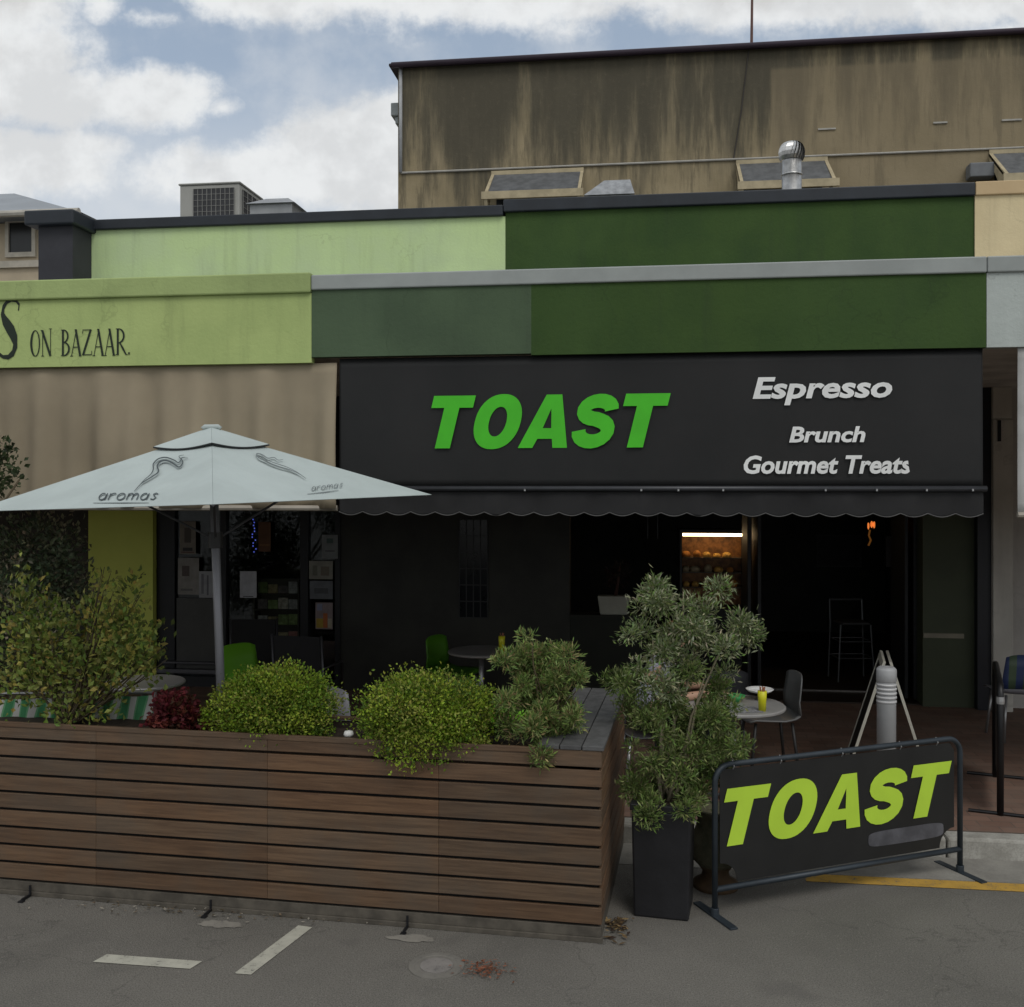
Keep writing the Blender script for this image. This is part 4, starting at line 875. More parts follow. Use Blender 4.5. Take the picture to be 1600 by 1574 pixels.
def word(mb, f, x0, yb0, x1, yb1, h, w_, slant=.3):
    G_ = {'a': [arc(.35, .3, .28, .3, 60, 400, 12), [(.66, .6), (.66, .0)]], 'r': [[(.1, 0), (.1, .6)], arc(.42, .35, .3, .25, 170, 60, 6)], 'o': [arc(.4, .3, .32, .3, 0, 360, 14)],
          'm': [[(.08, 0), (.08, .6)], arc(.3, .3, .22, .3, 180, 0, 8), [(.52, .3), (.52, 0)], arc(.74, .3, .22, .3, 180, 0, 8), [(.96, .3), (.96, 0)]], 's': [[(.6, .52), (.4, .62), (.2, .5), (.35, .35), (.55, .2), (.4, .02), (.12, .08)]]}
    adv = {'a': .85, 'r': .7, 'o': .9, 'm': 1.15, 's': .75}; tot = sum(adv[c] for c in 'aromas'); x = 0
    for ch in 'aromas':
        for st_ in G_[ch]:
            pts = []
            for a, b in st_: q = (x + a + slant * b) / tot; pts.append((x0 + (x1 - x0) * q, yb0 + (yb1 - yb0) * q - b / .6 * h))
            logo_ribbon(mb, f, pts, w_)
        x += adv[ch]
    logo_ribbon(mb, f, [(x0 - 6, yb0 + 5), (x0 + (x1 - x0) * .45, (yb0 + yb1) / 2 + 5), (x0 + (x1 - x0) * .86, yb1 + 5)], [.6, 1.2, .6])
fL = on_panel((-RU, 0), (0, -RU)); lg = MB()
w1 = curve([(210, 769), (222, 756), (238, 746), (248, 738), (246, 729), (252, 722), (262, 721), (272, 726), (280, 731), (286, 724), (284, 717), (294, 717)])
w2 = curve([(210, 769), (224, 753), (236, 742), (240, 734), (240, 726), (248, 718), (260, 716), (272, 720), (279, 724), (283, 719), (280, 714), (288, 712)])
logo_ribbon(lg, fL, w1, tt(len(w1), .8, 2.6)); logo_ribbon(lg, fL, w2, tt(len(w2), .6, 2.0)); word(lg, fL, 152, 782, 246, 782, 10, 1.9, .45)
lg.build('logo', logo, um, recalc=False)
fR = on_panel((0, -RU), (RU, 0)); lg = MB()
w1 = curve([(478, 749), (466, 741), (452, 735), (438, 731), (424, 726), (414, 721), (404, 716), (401, 710), (410, 712), (418, 717), (428, 716), (434, 720), (442, 719)])
w2 = curve([(478, 749), (464, 739), (448, 731), (436, 727), (422, 722), (412, 716), (406, 709)])
logo_ribbon(lg, fR, w1, tt(len(w1), .7, 1.9)); logo_ribbon(lg, fR, w2, tt(len(w2), .5, 1.3)); word(lg, fR, 486, 768, 536, 762, 6, 1.0, .2)
lg.build('logo', logo2, um, recalc=False)

# ================================================================== BARRIER SIGN
A = G(1117, 1432); B = G(1500, 1364); A.z = B.z = 0; su = (B - A).normalized(); sn = Vector((su.y, -su.x, 0)); SLn = (B - A).length; MSg = frameM(A, su, -sn)
sg = thing('barrier_sign', 'black cafe barrier banner with lime lettering in a dark blue grey tube frame', 'barrier sign', (A + B) / 2)
tubem = M('blue grey powder coat', (.035, .045, .055), .45, .15, 5, metal=.3)
hh = .875; rc = .10
pts = [Vector((0, 0, .02)), Vector((0, 0, hh - rc))] + [Vector((rc - rc * math.cos(R(a)), 0, hh - rc + rc * math.sin(R(a)))) for a in (15, 30, 45, 60, 75, 90)] + [Vector((SLn - rc + rc * math.sin(R(a)), 0, hh - rc + rc * math.cos(R(a)))) for a in (0, 15, 30, 45, 60, 75, 90)] + [Vector((SLn, 0, .02))]
MB().tube([MSg @ p for p in pts], .0175, 12).tube([MSg @ Vector((0, 0, .155)), MSg @ Vector((SLn, 0, .155))], .0175, 12).build('frame', tubem, sg, smooth_=True)
for x in (0, SLn): MB().box((x - .025, -.2, .0), (x + .025, .2, .012), MSg).tube([MSg @ Vector((x, 0, .01)), MSg @ Vector((x, 0, .05))], .025, 12).build('foot', tubem, sg, bevel=.003)
pan_ = MB(); x0, x1, z0, z1 = .03, SLn - .075, .185, hh - .025; c_r = .12
for kx in (.12, .45, .9, 1.35, SLn - .2):
    MB().tube([MSg @ Vector((kx, -.004, hh - .03)), MSg @ Vector((kx, -.019, hh - .012)), MSg @ Vector((kx, 0, hh + .019)), MSg @ Vector((kx, .019, hh - .012))], .0035, 6).build('tie', M('white cable tie', (.25, .25, .25), .5), sg)
poly = [(x0, z1)] + [(x0, z0 + c_r)] + [(x0 + c_r - c_r * math.cos(R(90 - a)) * 1, z0 + c_r - c_r * math.sin(R(90 - a)) * 0 - 0) for a in ()] 
def cut(cx, cz, a0, a1): return [(cx + c_r * math.cos(R(a0 + (a1 - a0) * k / 6)), cz + c_r * math.sin(R(a0 + (a1 - a0) * k / 6))) for k in range(7)]
poly = [(x0, z1)] + cut(x0, z0, 90, 0) + cut(x1 + .02, z0, 180, 90) + [(x1 + .02, z0 + c_r), (x1 + .02, z1 - .05), (x1 - .02, z1)]
poly = [poly[0]] + poly[1:8] + poly[8:15] + poly[16:]
pan_.prism([MSg @ Vector((a, -.002, b)) for a, b in poly], sn * .004); pan_.build('banner', M('black vinyl', (.012, .012, .0115), .55, .2, 3, .05, 200), sg)
m4 = plane_mat(MSg @ Vector((.055, -.0105, .40)), su, (0, 0, 1)); lime = M('lime print', (.46, .68, .05), .6, .05, 3)
m4s = m4 @ Matrix.Shear('XY', 4, (0, 0)) 
toast('lettering', lime, m4, sg, SLn - .135, .335, shear=.26)
bl_m = M('greyish smeared print', (.085, .085, .095), .7, .35, 5)
sm2 = MB(); w0 = SLn - .19; 
m5 = plane_mat(MSg @ Vector((1.10, -.0085, .255)), su, (0, 0, 1))
random.seed(5)
vs = [m5 @ Vector((a, b, 0)) for a, b in ell(.30, .05, .30, .048, 30, 5)]; sm2.quad(*vs); sm2.build('small_print', bl_m, sg, recalc=False)

# ================================================================== BOLLARD, A-FRAME, BARRIER RIGHT
bq = D(1385, 1042, 7.35); bq.z = FZ; ht = D(1385, 1042, 7.35).z - FZ
bo = thing('bollard', 'grey round bollard with white rings standing behind the barrier sign', 'bollard', bq)
MB().lathe([(.066, 0), (.066, ht - .13), (.066, ht - .03), (.062, ht - .008), (.05, ht)], bq, 28).build('post', M('bollard grey', (.32, .325, .33), .5, .06, 4), bo, smooth_=True)
for k in range(5): z = ht - .135 - k * .03; MB().lathe([(.066, z), (.071, z + .004), (.071, z + .014), (.066, z + .018)], bq, 28).build('ring', M('bollard ring', (.5, .5, .5), .4), bo, smooth_=True)
MB().lathe([(.066, ht - .105), (.07, ht - .10), (.07, ht - .02), (.064, ht - .01), (.0, ht + .004)], bq, 28).build('cap', M('bollard cap', (.36, .365, .37), .5), bo, smooth_=True)
aq = D(1384, 1026, 8.35); az = aq.z; aq.z = FZ; av = Vector((math.sin(R(10)), math.cos(R(10)), 0)); au = Vector((av.y, -av.x, 0))
af = thing('sandwich_board', 'white edged sandwich board seen side on behind the grey bollard', 'sandwich board', aq)
whf = M('white painted timber', (.5, .49, .42), .6, .08, 5); bkb = M('chalkboard', (.012, .013, .013), .6)
for s in (-1, 1):
    foot = aq + au * (.31 * s); topc = aq + au * (.012 * s); topc.z = az; dv = (topc - foot); nrm = dv.cross(av).normalized()
    if nrm.dot(au) * s < 0: nrm = -nrm
    lf_ = MB()
    for e in (-.3, .27): a = foot + av * e; lf_.prism([a, a + av * .03, a + av * .03 + dv, a + dv], nrm * .022)
    lf_.prism([foot + av * -.27 + dv * .94, foot + av * .27 + dv * .94, foot + av * .27 + dv, foot + av * -.27 + dv], nrm * .022)
    lf_.prism([foot + av * -.27 + dv * .10, foot + av * .27 + dv * .10, foot + av * .27 + dv * .15, foot + av * -.27 + dv * .15], nrm * .022)
    fr2 = lf_.build('leaf', whf, af, bevel=.002)
    MB().prism([foot + av * -.27 + dv * .15 + nrm * .004, foot + av * .27 + dv * .15 + nrm * .004, foot + av * .27 + dv * .94 + nrm * .004, foot + av * -.27 + dv * .94 + nrm * .004], nrm * .01).build('board', bkb, fr2)
    if s == 1:
        lg = MB(); 
        for k in range(3):
            c = foot + dv * (.35 + .2 * k) + nrm * .0155; r_ = .07
            o4 = [c + av * -r_, c + dv.normalized() * r_, c + av * r_, c - dv.normalized() * r_]; i4 = [c + av * -r_ * .7, c + dv.normalized() * r_ * .7, c + av * r_ * .7, c - dv.normalized() * r_ * .7]
            lg.add(o4 + i4, [(0, 1, 5, 4), (1, 2, 6, 5), (2, 3, 7, 6), (3, 0, 4, 7)])
        lg.build('chalk_mark', M('chalk', (.4, .4, .38), .9), fr2, recalc=False)
b1 = G(1563, 1274, FZ); b2 = G(1555, 1214, FZ)
def rail_thing():
    o = thing('cafe_barrier', 'black barrier frame seen end on at the right edge of the footpath', 'barrier', (b1 + b2) / 2)
    m = M('black powder coat', (.012, .012, .013), .4, .2, 4, metal=.2)
    up = Vector((0, 0, .93))
    MB().tube([b1, b1 + up * .93, b1 + up * .98 + (b2 - b1) * .04, b1 + up + (b2 - b1) * .08, b2 + up - (b2 - b1) * .08, b2 + up * .98 - (b2 - b1) * .04, b2 + up * .93, b2], .024, 10).build('frame', m, o, smooth_=True)
    dv = (b2 - b1); nv = Vector((dv.y, -dv.x, 0)).normalized()
    for b in (b1, b2): MB().tube([b - nv * .21 + Vector((0, 0, .012)), b + nv * .21 + Vector((0, 0, .012))], .013, 8).build('foot', m, o)
    a = b1 + dv * .05; b = b1 + dv * .95
    MB().prism([a + Vector((0, 0, .12)), b + Vector((0, 0, .12)), b + Vector((0, 0, .88)), a + Vector((0, 0, .88))], nv * .004).build('panel', M('grey mesh panel', (.09, .09, .088), .6), o)
    MB().lathe([(.028, 0), (.03, .02), (.028, .05)], b1 + Vector((-.0, 0, .80)), 12).build('clamp', M('clamp steel', (.4, .4, .4), .3, metal=.6), o)
rail_thing()

# ================================================================== FURNITURE
def chair_shell(name, label, loc, rz, shellm, legm, h=.80, w=.44):
    """moulded chair facing local -Y"""
    o = thing(name, label, 'chair', loc, rz, None); T = o.matrix_basis
    def seatmesh():
        mb = MB(); n = 8; vs = []
        prof = [(-.21, .43), (-.16, .445), (-.05, .44), (.08, .435), (.16, .45), (.20, .50), (.225, .60), (.24, .70), (.25, h)]
        for (y, z) in prof:
            for i in range(n + 1):
                s = i / n * 2 - 1; ww = w / 2 * (1 if z < .5 else 1 - .12 * (z - .5) / .3); cv = .025 * s * s
                vs.append(T @ Vector((s * ww, y - (cv * 1.4 if z > .5 else 0), z + (cv if z < .5 else -abs(s) ** 4 * .03 * (z > .7)))))
        return mb, vs, n, prof
    mb, vs, n, prof = seatmesh()
    ns = 6
    def sub(a, b):
        m = MB(); v = vs[a * (n + 1):(b + 1) * (n + 1)]; m.add(v, [(j * (n + 1) + i, j * (n + 1) + i + 1, (j + 1) * (n + 1) + i + 1, (j + 1) * (n + 1) + i) for j in range(b - a) for i in range(n)]); return m
    s1_ = sub(0, 5).build('seat', shellm, o, smooth_=True, recalc=False); s2_ = sub(5, 8).build('backrest', shellm, o, smooth_=True, recalc=False)
    for q in (s1_, s2_): md = q.modifiers.new('solid', 'SOLIDIFY'); md.thickness = .012
    for sx in (-1, 1):
        for sy in (-1, 1): MB().tube([T @ Vector((sx * w * .38, sy * .15, .43)), T @ Vector((sx * w * .46, sy * .2, 0))], .013, 8).build('leg', legm, o, smooth_=True)
    return o
def chair_sling(name, label, loc, rz, h=.92):
    o = thing(name, label, 'chair', loc, rz); T = o.matrix_basis; m = M('black weave', (.006, .006, .007), .7, .2, 5, .3, 200); fm = M('dark tube', (.05, .05, .055), .35, metal=.6)
    MB().box((-.23, -.22, .43), (.23, .22, .455), T).build('seat', m, o, bevel=.008)
    bk = MB(); bk.add([T @ Vector(p) for p in ((-.23, .21, .48), (.23, .21, .48), (.23, .27, h), (-.23, .27, h), (-.23, .225, .48), (.23, .225, .48), (.23, .285, h), (-.23, .285, h))], [(0, 1, 2, 3), (7, 6, 5, 4), (0, 4, 5, 1), (1, 5, 6, 2), (2, 6, 7, 3), (3, 7, 4, 0)]); bk.build('backrest', m, o, bevel=.005)
    for sx in (-1, 1):
        MB().tube([T @ Vector((sx * .245, .22, 0)), T @ Vector((sx * .245, .22, .45)), T @ Vector((sx * .245, .285, h + .01))], .012, 8).build('leg', fm, o, smooth_=True)
        MB().tube([T @ Vector((sx * .245, -.22, 0)), T @ Vector((sx * .245, -.22, .66)), T @ Vector((sx * .245, -.19, .68)), T @ Vector((sx * .245, .24, .68))], .012, 8).build('armrest', fm, o, smooth_=True)
    return o
lime_pl = M('green plastic', (.07, .22, .012), .45, .06, 3); lime_br = M('bright lime plastic', (.20, .52, .03), .45, .06, 3); legs_ = M('steel legs', (.3, .3, .3), .35, metal=.7)
def fl_at(px, d, z=FZ): q = D(px, 900, d); q.z = z; return q
chair_shell('plastic_chair', 'dark green plastic chair left of the small round table by the dark wall', fl_at(710, 10.6), R(70), lime_pl, legs_)
chair_shell('plastic_chair', 'green plastic chair standing directly right of the umbrella pole', fl_at(392, 9.6), R(55), M('fresh green plastic', (.13, .36, .02), .45, .06, 3), legs_, h=.86)
chair_shell('plastic_chair', 'green plastic chair just left of the foot of the umbrella pole', fl_at(318, 8.4), R(-60), lime_pl, legs_)
chair_shell('plastic_chair', 'bright lime plastic chair behind the feathery shrub', fl_at(812, 7.55), R(180), lime_br, legs_, h=.82)
silver = M('silver grey plastic', (.20, .20, .22), .4, .08, 3)
chair_shell('plastic_chair', 'silver grey chair back between the two round bushes', fl_at(562, 7.4), R(140), silver, legs_, h=.95)
chair_shell('plastic_chair', 'silver grey chair right of the table with the white plate', fl_at(1200, 8.5), R(-80), M('dim grey plastic', (.16, .165, .165), .4, .1, 3), MATS['dark hub'], h=.82)
chair_shell('plastic_chair', 'dark grey chair behind the potted tree, left of the table with the white plate', fl_at(1118, 8.9), R(200), M('charcoal plastic', (.035, .036, .04), .5), legs_, h=.80)
chair_sling('armchair', 'black armchair in front of the magazine shelf in the left shop window', fl_at(408, 10.9), R(185), .98)
chair_sling('armchair', 'larger black armchair right of the magazine shelf, nearer the planter', fl_at(483, 9.7), R(175), .98)
def round_table(label, c, r, mat, h=.74, base=None):
    o = thing('round_table', label, 'table', c)
    MB().lathe([(r - .012, h - .028), (r, h - .02), (r, h - .008), (r - .008, h)], c, 40).build('tabletop', mat, o, smooth_=False)
    MB().tube([c + Vector((0, 0, .03)), c + Vector((0, 0, h - .028))], .026, 12).build('column', legs_, o, smooth_=True)
    b = MB()
    for k in range(4): a = R(45 + 90 * k); b.tube([c + Vector((0, 0, .05)), c + Vector((.24 * math.cos(a), .24 * math.sin(a), .015))], .015, 8)
    b.build('base', legs_, o); return o
topm = M('pale table top', (.26, .255, .245), .35, .12, 6); steel_top = M('steel table top', (.35, .34, .33), .35, .1, 5, metal=.5)
T1 = fl_at(1146, 7.62); round_table('round grey topped table with a white plate and yellow tumbler behind the barrier sign', T1, .38, topm)
T2 = fl_at(752, 10.1); round_table('small round steel table beside the dark green chair at the dark wall', T2, .33, steel_top)
T3 = fl_at(225, 8.5); round_table('small round table behind the sprawling bush, left of the umbrella pole', T3, .33, steel_top)
ym = M('yellow plastic', (.62, .60, .02), .4, .05, 4)
def tumbler(label, c, h=.15):
    o = thing('tumbler', label, 'tumbler', c)
    MB().lathe([(.026, 0), (.030, h * .6), (.033, h), (.029, h), (.024, .01)], c, 20).build('cup', ym, o, smooth_=True)
    b = MB()
    for k in range(5): a = k * 1.3; b.tube([c + Vector((.006 * math.cos(a), .006 * math.sin(a), .02)), c + Vector((.018 * math.cos(a), .018 * math.sin(a), h + .03))], .004, 6)
    b.build('sugar_stick', M('paper sticks', (.35, .14, .08), .7), o)
def tz(c, dx, dy): return Vector((c.x + dx, c.y + dy, FZ + .74))
q = D(1191, 1112, 7.38); tumbler('yellow tumbler of sugar sticks beside the white plate on the grey topped table', Vector((q.x, q.y, FZ + .74)), .145)
q = D(784, 1012, 10.05); tumbler('yellow tumbler of sugar sticks on the small steel table by the dark wall', Vector((q.x, q.y, FZ + .74)), .15)
q = D(1187, 1088, 7.78); q.z = FZ + .74
pt = thing('plate', 'white plate on a low stand behind the yellow tumbler', 'plate', q)
MB().lathe([(.04, 0), (.02, .01), (.018, .05), (.03, .055)], q, 20).build('stand', M('grey stand', (.1, .1, .1), .4), pt)
MB().lathe([(.05, .055), (.085, .062), (.105, .08), (.1, .083), (.08, .07), (.02, .066)], q, 30).build('dish', M('white china', (.75, .75, .74), .25, .02, 4), pt, smooth_=True)
q = D(1150, 1092, 7.7); q.z = FZ + .74; gb = thing('green_bowl', 'small green bowl left of the white plate', 'bowl', q)
MB().lathe([(.03, 0), (.05, .02), (.07, .05), (.065, .05), (.045, .025), (.0, .015)], q, 24).build('bowl', M('green glaze', (.05, .30, .09), .35, .1, 5), gb, smooth_=True)
q = D(1175, 1108, 7.42); q.z = FZ + .742; mb = MB(); MM = Matrix.Translation(q) @ Matrix.Rotation(.3, 4, 'Z'); mb.box((-.14, -.09, 0), (.05, .09, .003), MM)
nw = tag(mb.build('newspaper', M('newsprint', (.2, .2, .21), .8, .5, 60)), 'folded newspaper under the yellow tumbler on the grey topped table', 'newspaper')
q = D(1117, 1080, 7.65); q.z = FZ + .74; tag(MB().lathe([(.02, 0), (.03, .01), (.028, .09), (.024, .09), (.02, .012)], q, 20).build('green_cup', M('pale green plastic', (.25, .5, .15), .4), smooth_=True), 'pale green cup at the foliage edge on the grey topped table', 'cup')
# striped tablecloth table
sq = fl_at(120, 7.35); sm_t = bpy.data.materials.new('striped cloth'); sm_t.use_nodes = True; t = sm_t.node_tree; p_ = t.nodes['Principled BSDF']; p_.inputs['Roughness'].default_value = .85
tcn = t.nodes.new('ShaderNodeTexCoord'); sx = t.nodes.new('ShaderNodeSeparateXYZ'); t.links.new(tcn.outputs['Object'], sx.inputs[0]); sl2 = math_(t, 'ADD', sx.outputs[0], math_(t, 'MULTIPLY', sx.outputs[2], -.22))
m_ = math_(t, 'FRACT', math_(t, 'MULTIPLY', sl2, 9.0)); n_ = math_(t, 'FRACT', math_(t, 'MULTIPLY', sl2, 18.0))
cc = mixc(t, math_(t, 'GREATER_THAN', m_, .5), (.5, .5, .47), (.05, .22, .09)); cc = mixc(t, math_(t, 'GREATER_THAN', n_, .8), cc, (.14, .33, .17)); t.links.new(cc, p_.inputs['Base Color'])
o1 = D(-30, 1145, 6.72); o2 = D(242, 1145, 6.62); o1.z = o2.z = FZ; ztp = 1.17
tbx = thing('striped_screen', 'green and white striped cloth screen behind the leafy left end of the planter', 'screen', (o1 + o2) / 2)
dv = o2 - o1; nv = Vector((dv.y, -dv.x, 0)).normalized(); n = 60; vs = []
for j in range(9):
    for i in range(n + 1): s_ = i / n; vs.append(o1 + dv * s_ + nv * (.02 + .012 * math.sin(s_ * 40 + j * .4)) + Vector((0, 0, .25 + (ztp - FZ - .27 - .05 * (1 - s_)) * j / 8)))
MB().add(vs, [(j * (n + 1) + i, j * (n + 1) + i + 1, (j + 1) * (n + 1) + i + 1, (j + 1) * (n + 1) + i) for j in range(8) for i in range(n)]).build('cloth', sm_t, tbx, recalc=False)
for q in (o1, o2): MB().tube([q, q + Vector((0, 0, ztp - FZ))], .014, 8).build('post', legs_, tbx)
MB().tube([o1 + Vector((0, 0, ztp - FZ - .03)), o2 + Vector((0, 0, ztp - FZ - .005))], .010, 8).build('rail', legs_, tbx)
# small white stone light on the planter edge
q = on_planter(545, .05); q.z = ZP; tag(MB().lathe([(.025, 0), (.03, .012), (.024, .028), (.0, .034)], q, 16).build('pebble', M('white stone', (.6, .6, .58), .5), smooth_=True), 'white pebble resting on the planter rim between the two round bushes', 'pebble')

# ---- bar stool, counter pot, display cabinet, pictures, lamp inside
def Pz(px, py, Y): return P(px, py, Y)
SYi = 12.9; q = P(1330, 1000, SYi); q.z = FZ + .012
bs = thing('bar_stool', 'tall metal framed bar stool just inside the open doors', 'stool', (q.x, SYi, q.z), R(8)); T = bs.matrix_basis; sm_ = M('brushed frame', (.16, .165, .17), .35, metal=.6)
MB().box((-.17, -.17, .68), (.17, .17, .71), T).build('seat', M('stool seat', (.05, .05, .05), .5), bs, bevel=.01)
for a in (-1, 1):
    MB().tube([T @ Vector((a * .22, -.19, 0)), T @ Vector((a * .18, -.16, .68))], .011, 8).build('leg', sm_, bs)
    MB().tube([T @ Vector((a * .22, .19, 0)), T @ Vector((a * .2, .17, .68)), T @ Vector((a * .2, .2, .95))], .011, 8).build('leg', sm_, bs)
MB().tube([T @ Vector((-.2, .2, .95)), T @ Vector((.2, .2, .95))], .012, 8).build('backrest', sm_, bs)
fr3 = MB()
for z, w_ in ((.28, .205), (.48, .19)):
    fr3.tube([T @ Vector((-w_, -.175, z)), T @ Vector((w_, -.175, z)), T @ Vector((w_, .175, z)), T @ Vector((-w_, .175, z)), T @ Vector((-w_, -.175, z))], .008, 6)
fr3.build('footrest', sm_, bs)
q = P(959, 958, SY + .08); q.z = 1.06; cpn = thing('counter_pot', 'white rectangular pot with a red brown stem on the servery ledge', 'pot plant', (q.x, SY + .08, 1.06)); T = cpn.matrix_basis
x_ = q.x; MB().add([Vector((x_ + a * w_ , SY + .08 + b * .08, z)) for z, w_ in ((1.06, .15), (1.27, .18)) for a, b in ((-1, -1), (1, -1), (1, 1), (-1, 1))], [(0, 3, 2, 1), (4, 5, 6, 7), (0, 1, 5, 4), (1, 2, 6, 5), (2, 3, 7, 6), (3, 0, 4, 7)]).build('pot', M('off white ceramic', (.30, .30, .25), .5, .08, 5), cpn, bevel=.012)
MB().tube([(x_ + .02, SY + .08, 1.26), (x_ + .05, SY + .08, 1.45), (x_ + .07, SY + .08, 1.60)], [.02, .016, .008], 8).build('stem', M('reddish stem', (.06, .028, .02), .7), cpn, smooth_=True)
foliage('leaves', [(x_ + .02, SY + .1, 1.5, .16, .06, .12)], 120, .09, .012, [(.025, .02, .015), (.04, .02, .015)], cpn, k=6)
# display cabinet
CYb = 13.6; a_ = P(1062, 955, CYb); b_ = P(1166, 838, CYb)
cab = thing('cake_cabinet', 'lit glass cake display cabinet glowing warm inside the dark cafe', 'display cabinet', ((a_.x + b_.x) / 2, CYb, FZ))
x0, x1, z0, z1 = a_.x, b_.x, FZ + .012, b_.z; wd = M('cabinet black', (.01, .01, .01), .4)
MB().box((x0, CYb - .03, z0), (x0 + .03, CYb + .5, z1 + .04)).box((x1 - .03, CYb - .03, z0), (x1, CYb + .5, z1 + .04)).box((x0, CYb - .03, z1 + .04), (x1, CYb + .5, z1 + .08)).box((x0 + .03, CYb + .46, z0), (x1 - .03, CYb + .5, z1 + .04)).box((x0 + .03, CYb, z0), (x1 - .03, CYb + .46, z0 + .75)).build('carcass', wd, cab)
MB().box((x0 + .04, CYb + .02, z1 - .005), (x1 - .04, CYb + .06, z1 + .03)).build('lamp', EM('warm tube light', (1, .70, .36), 9), cab)
MB().box((x0 + .03, CYb + .40, z0 + .76), (x1 - .03, CYb + .455, z1 + .03)).build('glow_catch_panel', M('warm glow catcher', (.30, .13, .04), .5, .5, 14), cab)  # extra panel added in warm brown to catch the lamp's glow
sh = M('shelf glass', (.1, .09, .07), .2); zs = [P(1100, y, CYb).z for y in (872, 895, 918)]
for z in zs: MB().box((x0 + .03, CYb + .05, z - .01), (x1 - .03, CYb + .44, z)).build('shelf', sh, cab)
random.seed(61); pas = [M('crust gold', (.75, .42, .10), .6, .3, 20), M('crust brown', (.55, .22, .05), .6, .3, 20), M('cream bun', (.6, .48, .3), .6, .2, 20)]
for r_, z in enumerate(zs):
    x = x0 + .09; k = 0
    while x < x1 - .1:
        w_ = random.uniform(.045, .075); h_ = random.uniform(.05, .10); c = Vector((x, CYb + .12 + random.uniform(0, .1), z)); mm = random.choice(pas)
        prof = [(w_ * .8, 0), (w_, h_ * .35), (w_ * .85, h_ * .75), (w_ * .4, h_), (0, h_ * 1.02)]
        o = MB().lathe(prof, c, 14).build('pastry', mm, smooth_=True); cn_ = {'crust gold': 'golden', 'crust brown': 'dark brown', 'cream bun': 'cream coloured'}[mm.name]
        tag(o, f'{cn_} pastry on the {["top", "middle", "bottom"][r_]} shelf of the lit cake cabinet', 'pastry', 'pastries in the lit cake cabinet')
        x += w_ * 2 + .02
lpz = P(1362, 822, 13.4)
lp = thing('pendant_lamp', 'orange glass pendant lamp glowing above the bar stool', 'lamp', (lpz.x, 13.4, lpz.z)); MB().tube([(lpz.x, 13.4, lpz.z + .06), (lpz.x, 13.4, 3.1)], .006, 6).build('cord', blackp, lp)
for k, (dx, dz, r_) in enumerate(((-.04, .0, .012), (0, .02, .015), (.03, .015, .013))): MB().lathe([(.004, -.045), (r_, -.02), (r_, .02), (.006, .04)], (lpz.x + dx, 13.4, lpz.z + dz), 12).build('bulb', EM('orange bulb', (1, .26, .05), .9), lp, smooth_=True)
MB().tube([(lpz.x - .02, 13.4, lpz.z - .05), (lpz.x - .035, 13.4, lpz.z - .12), (lpz.x - .01, 13.4, lpz.z - .18), (lpz.x - .04, 13.4, lpz.z - .25)], .012, 6).build('drop', EM('amber drop', (.8, .30, .05), .10), lp)
def wallpic(name, label, cat, x0p, y0p, x1p, y1p, Y, mat, fm=None, group=None):
    a = P(x0p, y1p, Y); b = P(x1p, y0p, Y); o = thing(name, label, cat, ((a.x + b.x) / 2, Y, a.z), 0, group)
    MB().box((a.x, Y - .006, a.z), (b.x, Y, b.z)).build('sheet', mat, o)
    if fm: MB().box((a.x - .02, Y - .015, a.z - .02), (b.x + .02, Y - .006, a.z)).box((a.x - .02, Y - .015, b.z), (b.x + .02, Y - .006, b.z + .02)).box((a.x - .02, Y - .015, a.z), (a.x, Y - .006, b.z)).box((b.x, Y - .015, a.z), (b.x + .02, Y - .006, b.z)).build('frame', fm, o)
    return o, a, b
wallpic('notice_board', 'dim grey framed notice board on the back wall left of the orange lamp', 'notice board', 1278, 838, 1344, 884, 16.9, M('dim board', (.06, .055, .06), .7), M('dim frame', (.08, .08, .08), .6))
wallpic('wall_sign', 'narrow pale upright sign on the wall right of the orange lamp', 'sign', 1384, 838, 1402, 886, 13.2, M('dim pale', (.10, .09, .09), .7))
q = P(1410, 852, 13.2); mb = MB(); mb.tube([(q.x + .05 * math.cos(R(a)), 13.19, q.z + .06 * math.sin(R(a))) for a in range(60, 301, 20)], .008, 6); tag(mb.build('wall_ornament', M('brass', (.25, .22, .12), .4, metal=.5)), 'small curved brass ornament right of the narrow pale sign', 'ornament')

# ---- posters in the left shop window
PYw = SY - .03
def sheetmat(name, base, marks, sc__=1.0):
    return M(name, base, .7, .1, 9, c2=tuple(x * .75 for x in base))
darktxt = M('poster ink', (.03, .03, .035), .8)
def poster(label, x0, y0, x1, y1, c, marks, nm='poster', cat='poster'):
    a = P(x0, y1, PYw); b = P(x1, y0, PYw); o = thing(nm, label, cat, ((a.x + b.x) / 2, PYw, a.z))
    MB().box((a.x, PYw - .002, a.z), (b.x, PYw, b.z)).build('sheet', M('paper %d %d' % (x0, y0), c, .8, .15, 8), o)
    w_, h_ = b.x - a.x, b.z - a.z; by = {}
    for (mx0, my0, mx1, my1, mc) in marks: by.setdefault(mc, []).append((mx0, my0, mx1, my1))
    for i, (mc, L_) in enumerate(by.items()):
        m = MB()
        for (mx0, my0, mx1, my1) in L_: m.box((a.x + w_ * mx0, PYw - .0045 - .001 * i, a.z + h_ * my0), (a.x + w_ * mx1, PYw - .002, a.z + h_ * my1))
        m.build('print', M('print %s' % str(mc), mc, .8, .1, 8), o)
ik = (.05, .05, .055)
lines = [(.15, .1 + .11 * k, .85 - (k % 3) * .1, .14 + .11 * k, ik) for k in range(7)]
poster('brownish poster, topmost on the left side of the window', 281, 815, 306, 866, (.22, .20, .17), [(.2, .1, .8, .2, ik), (.3, .35, .7, .8, (.1, .09, .08)), (.1, .05, .9, .07, (.12, .04, .03))])
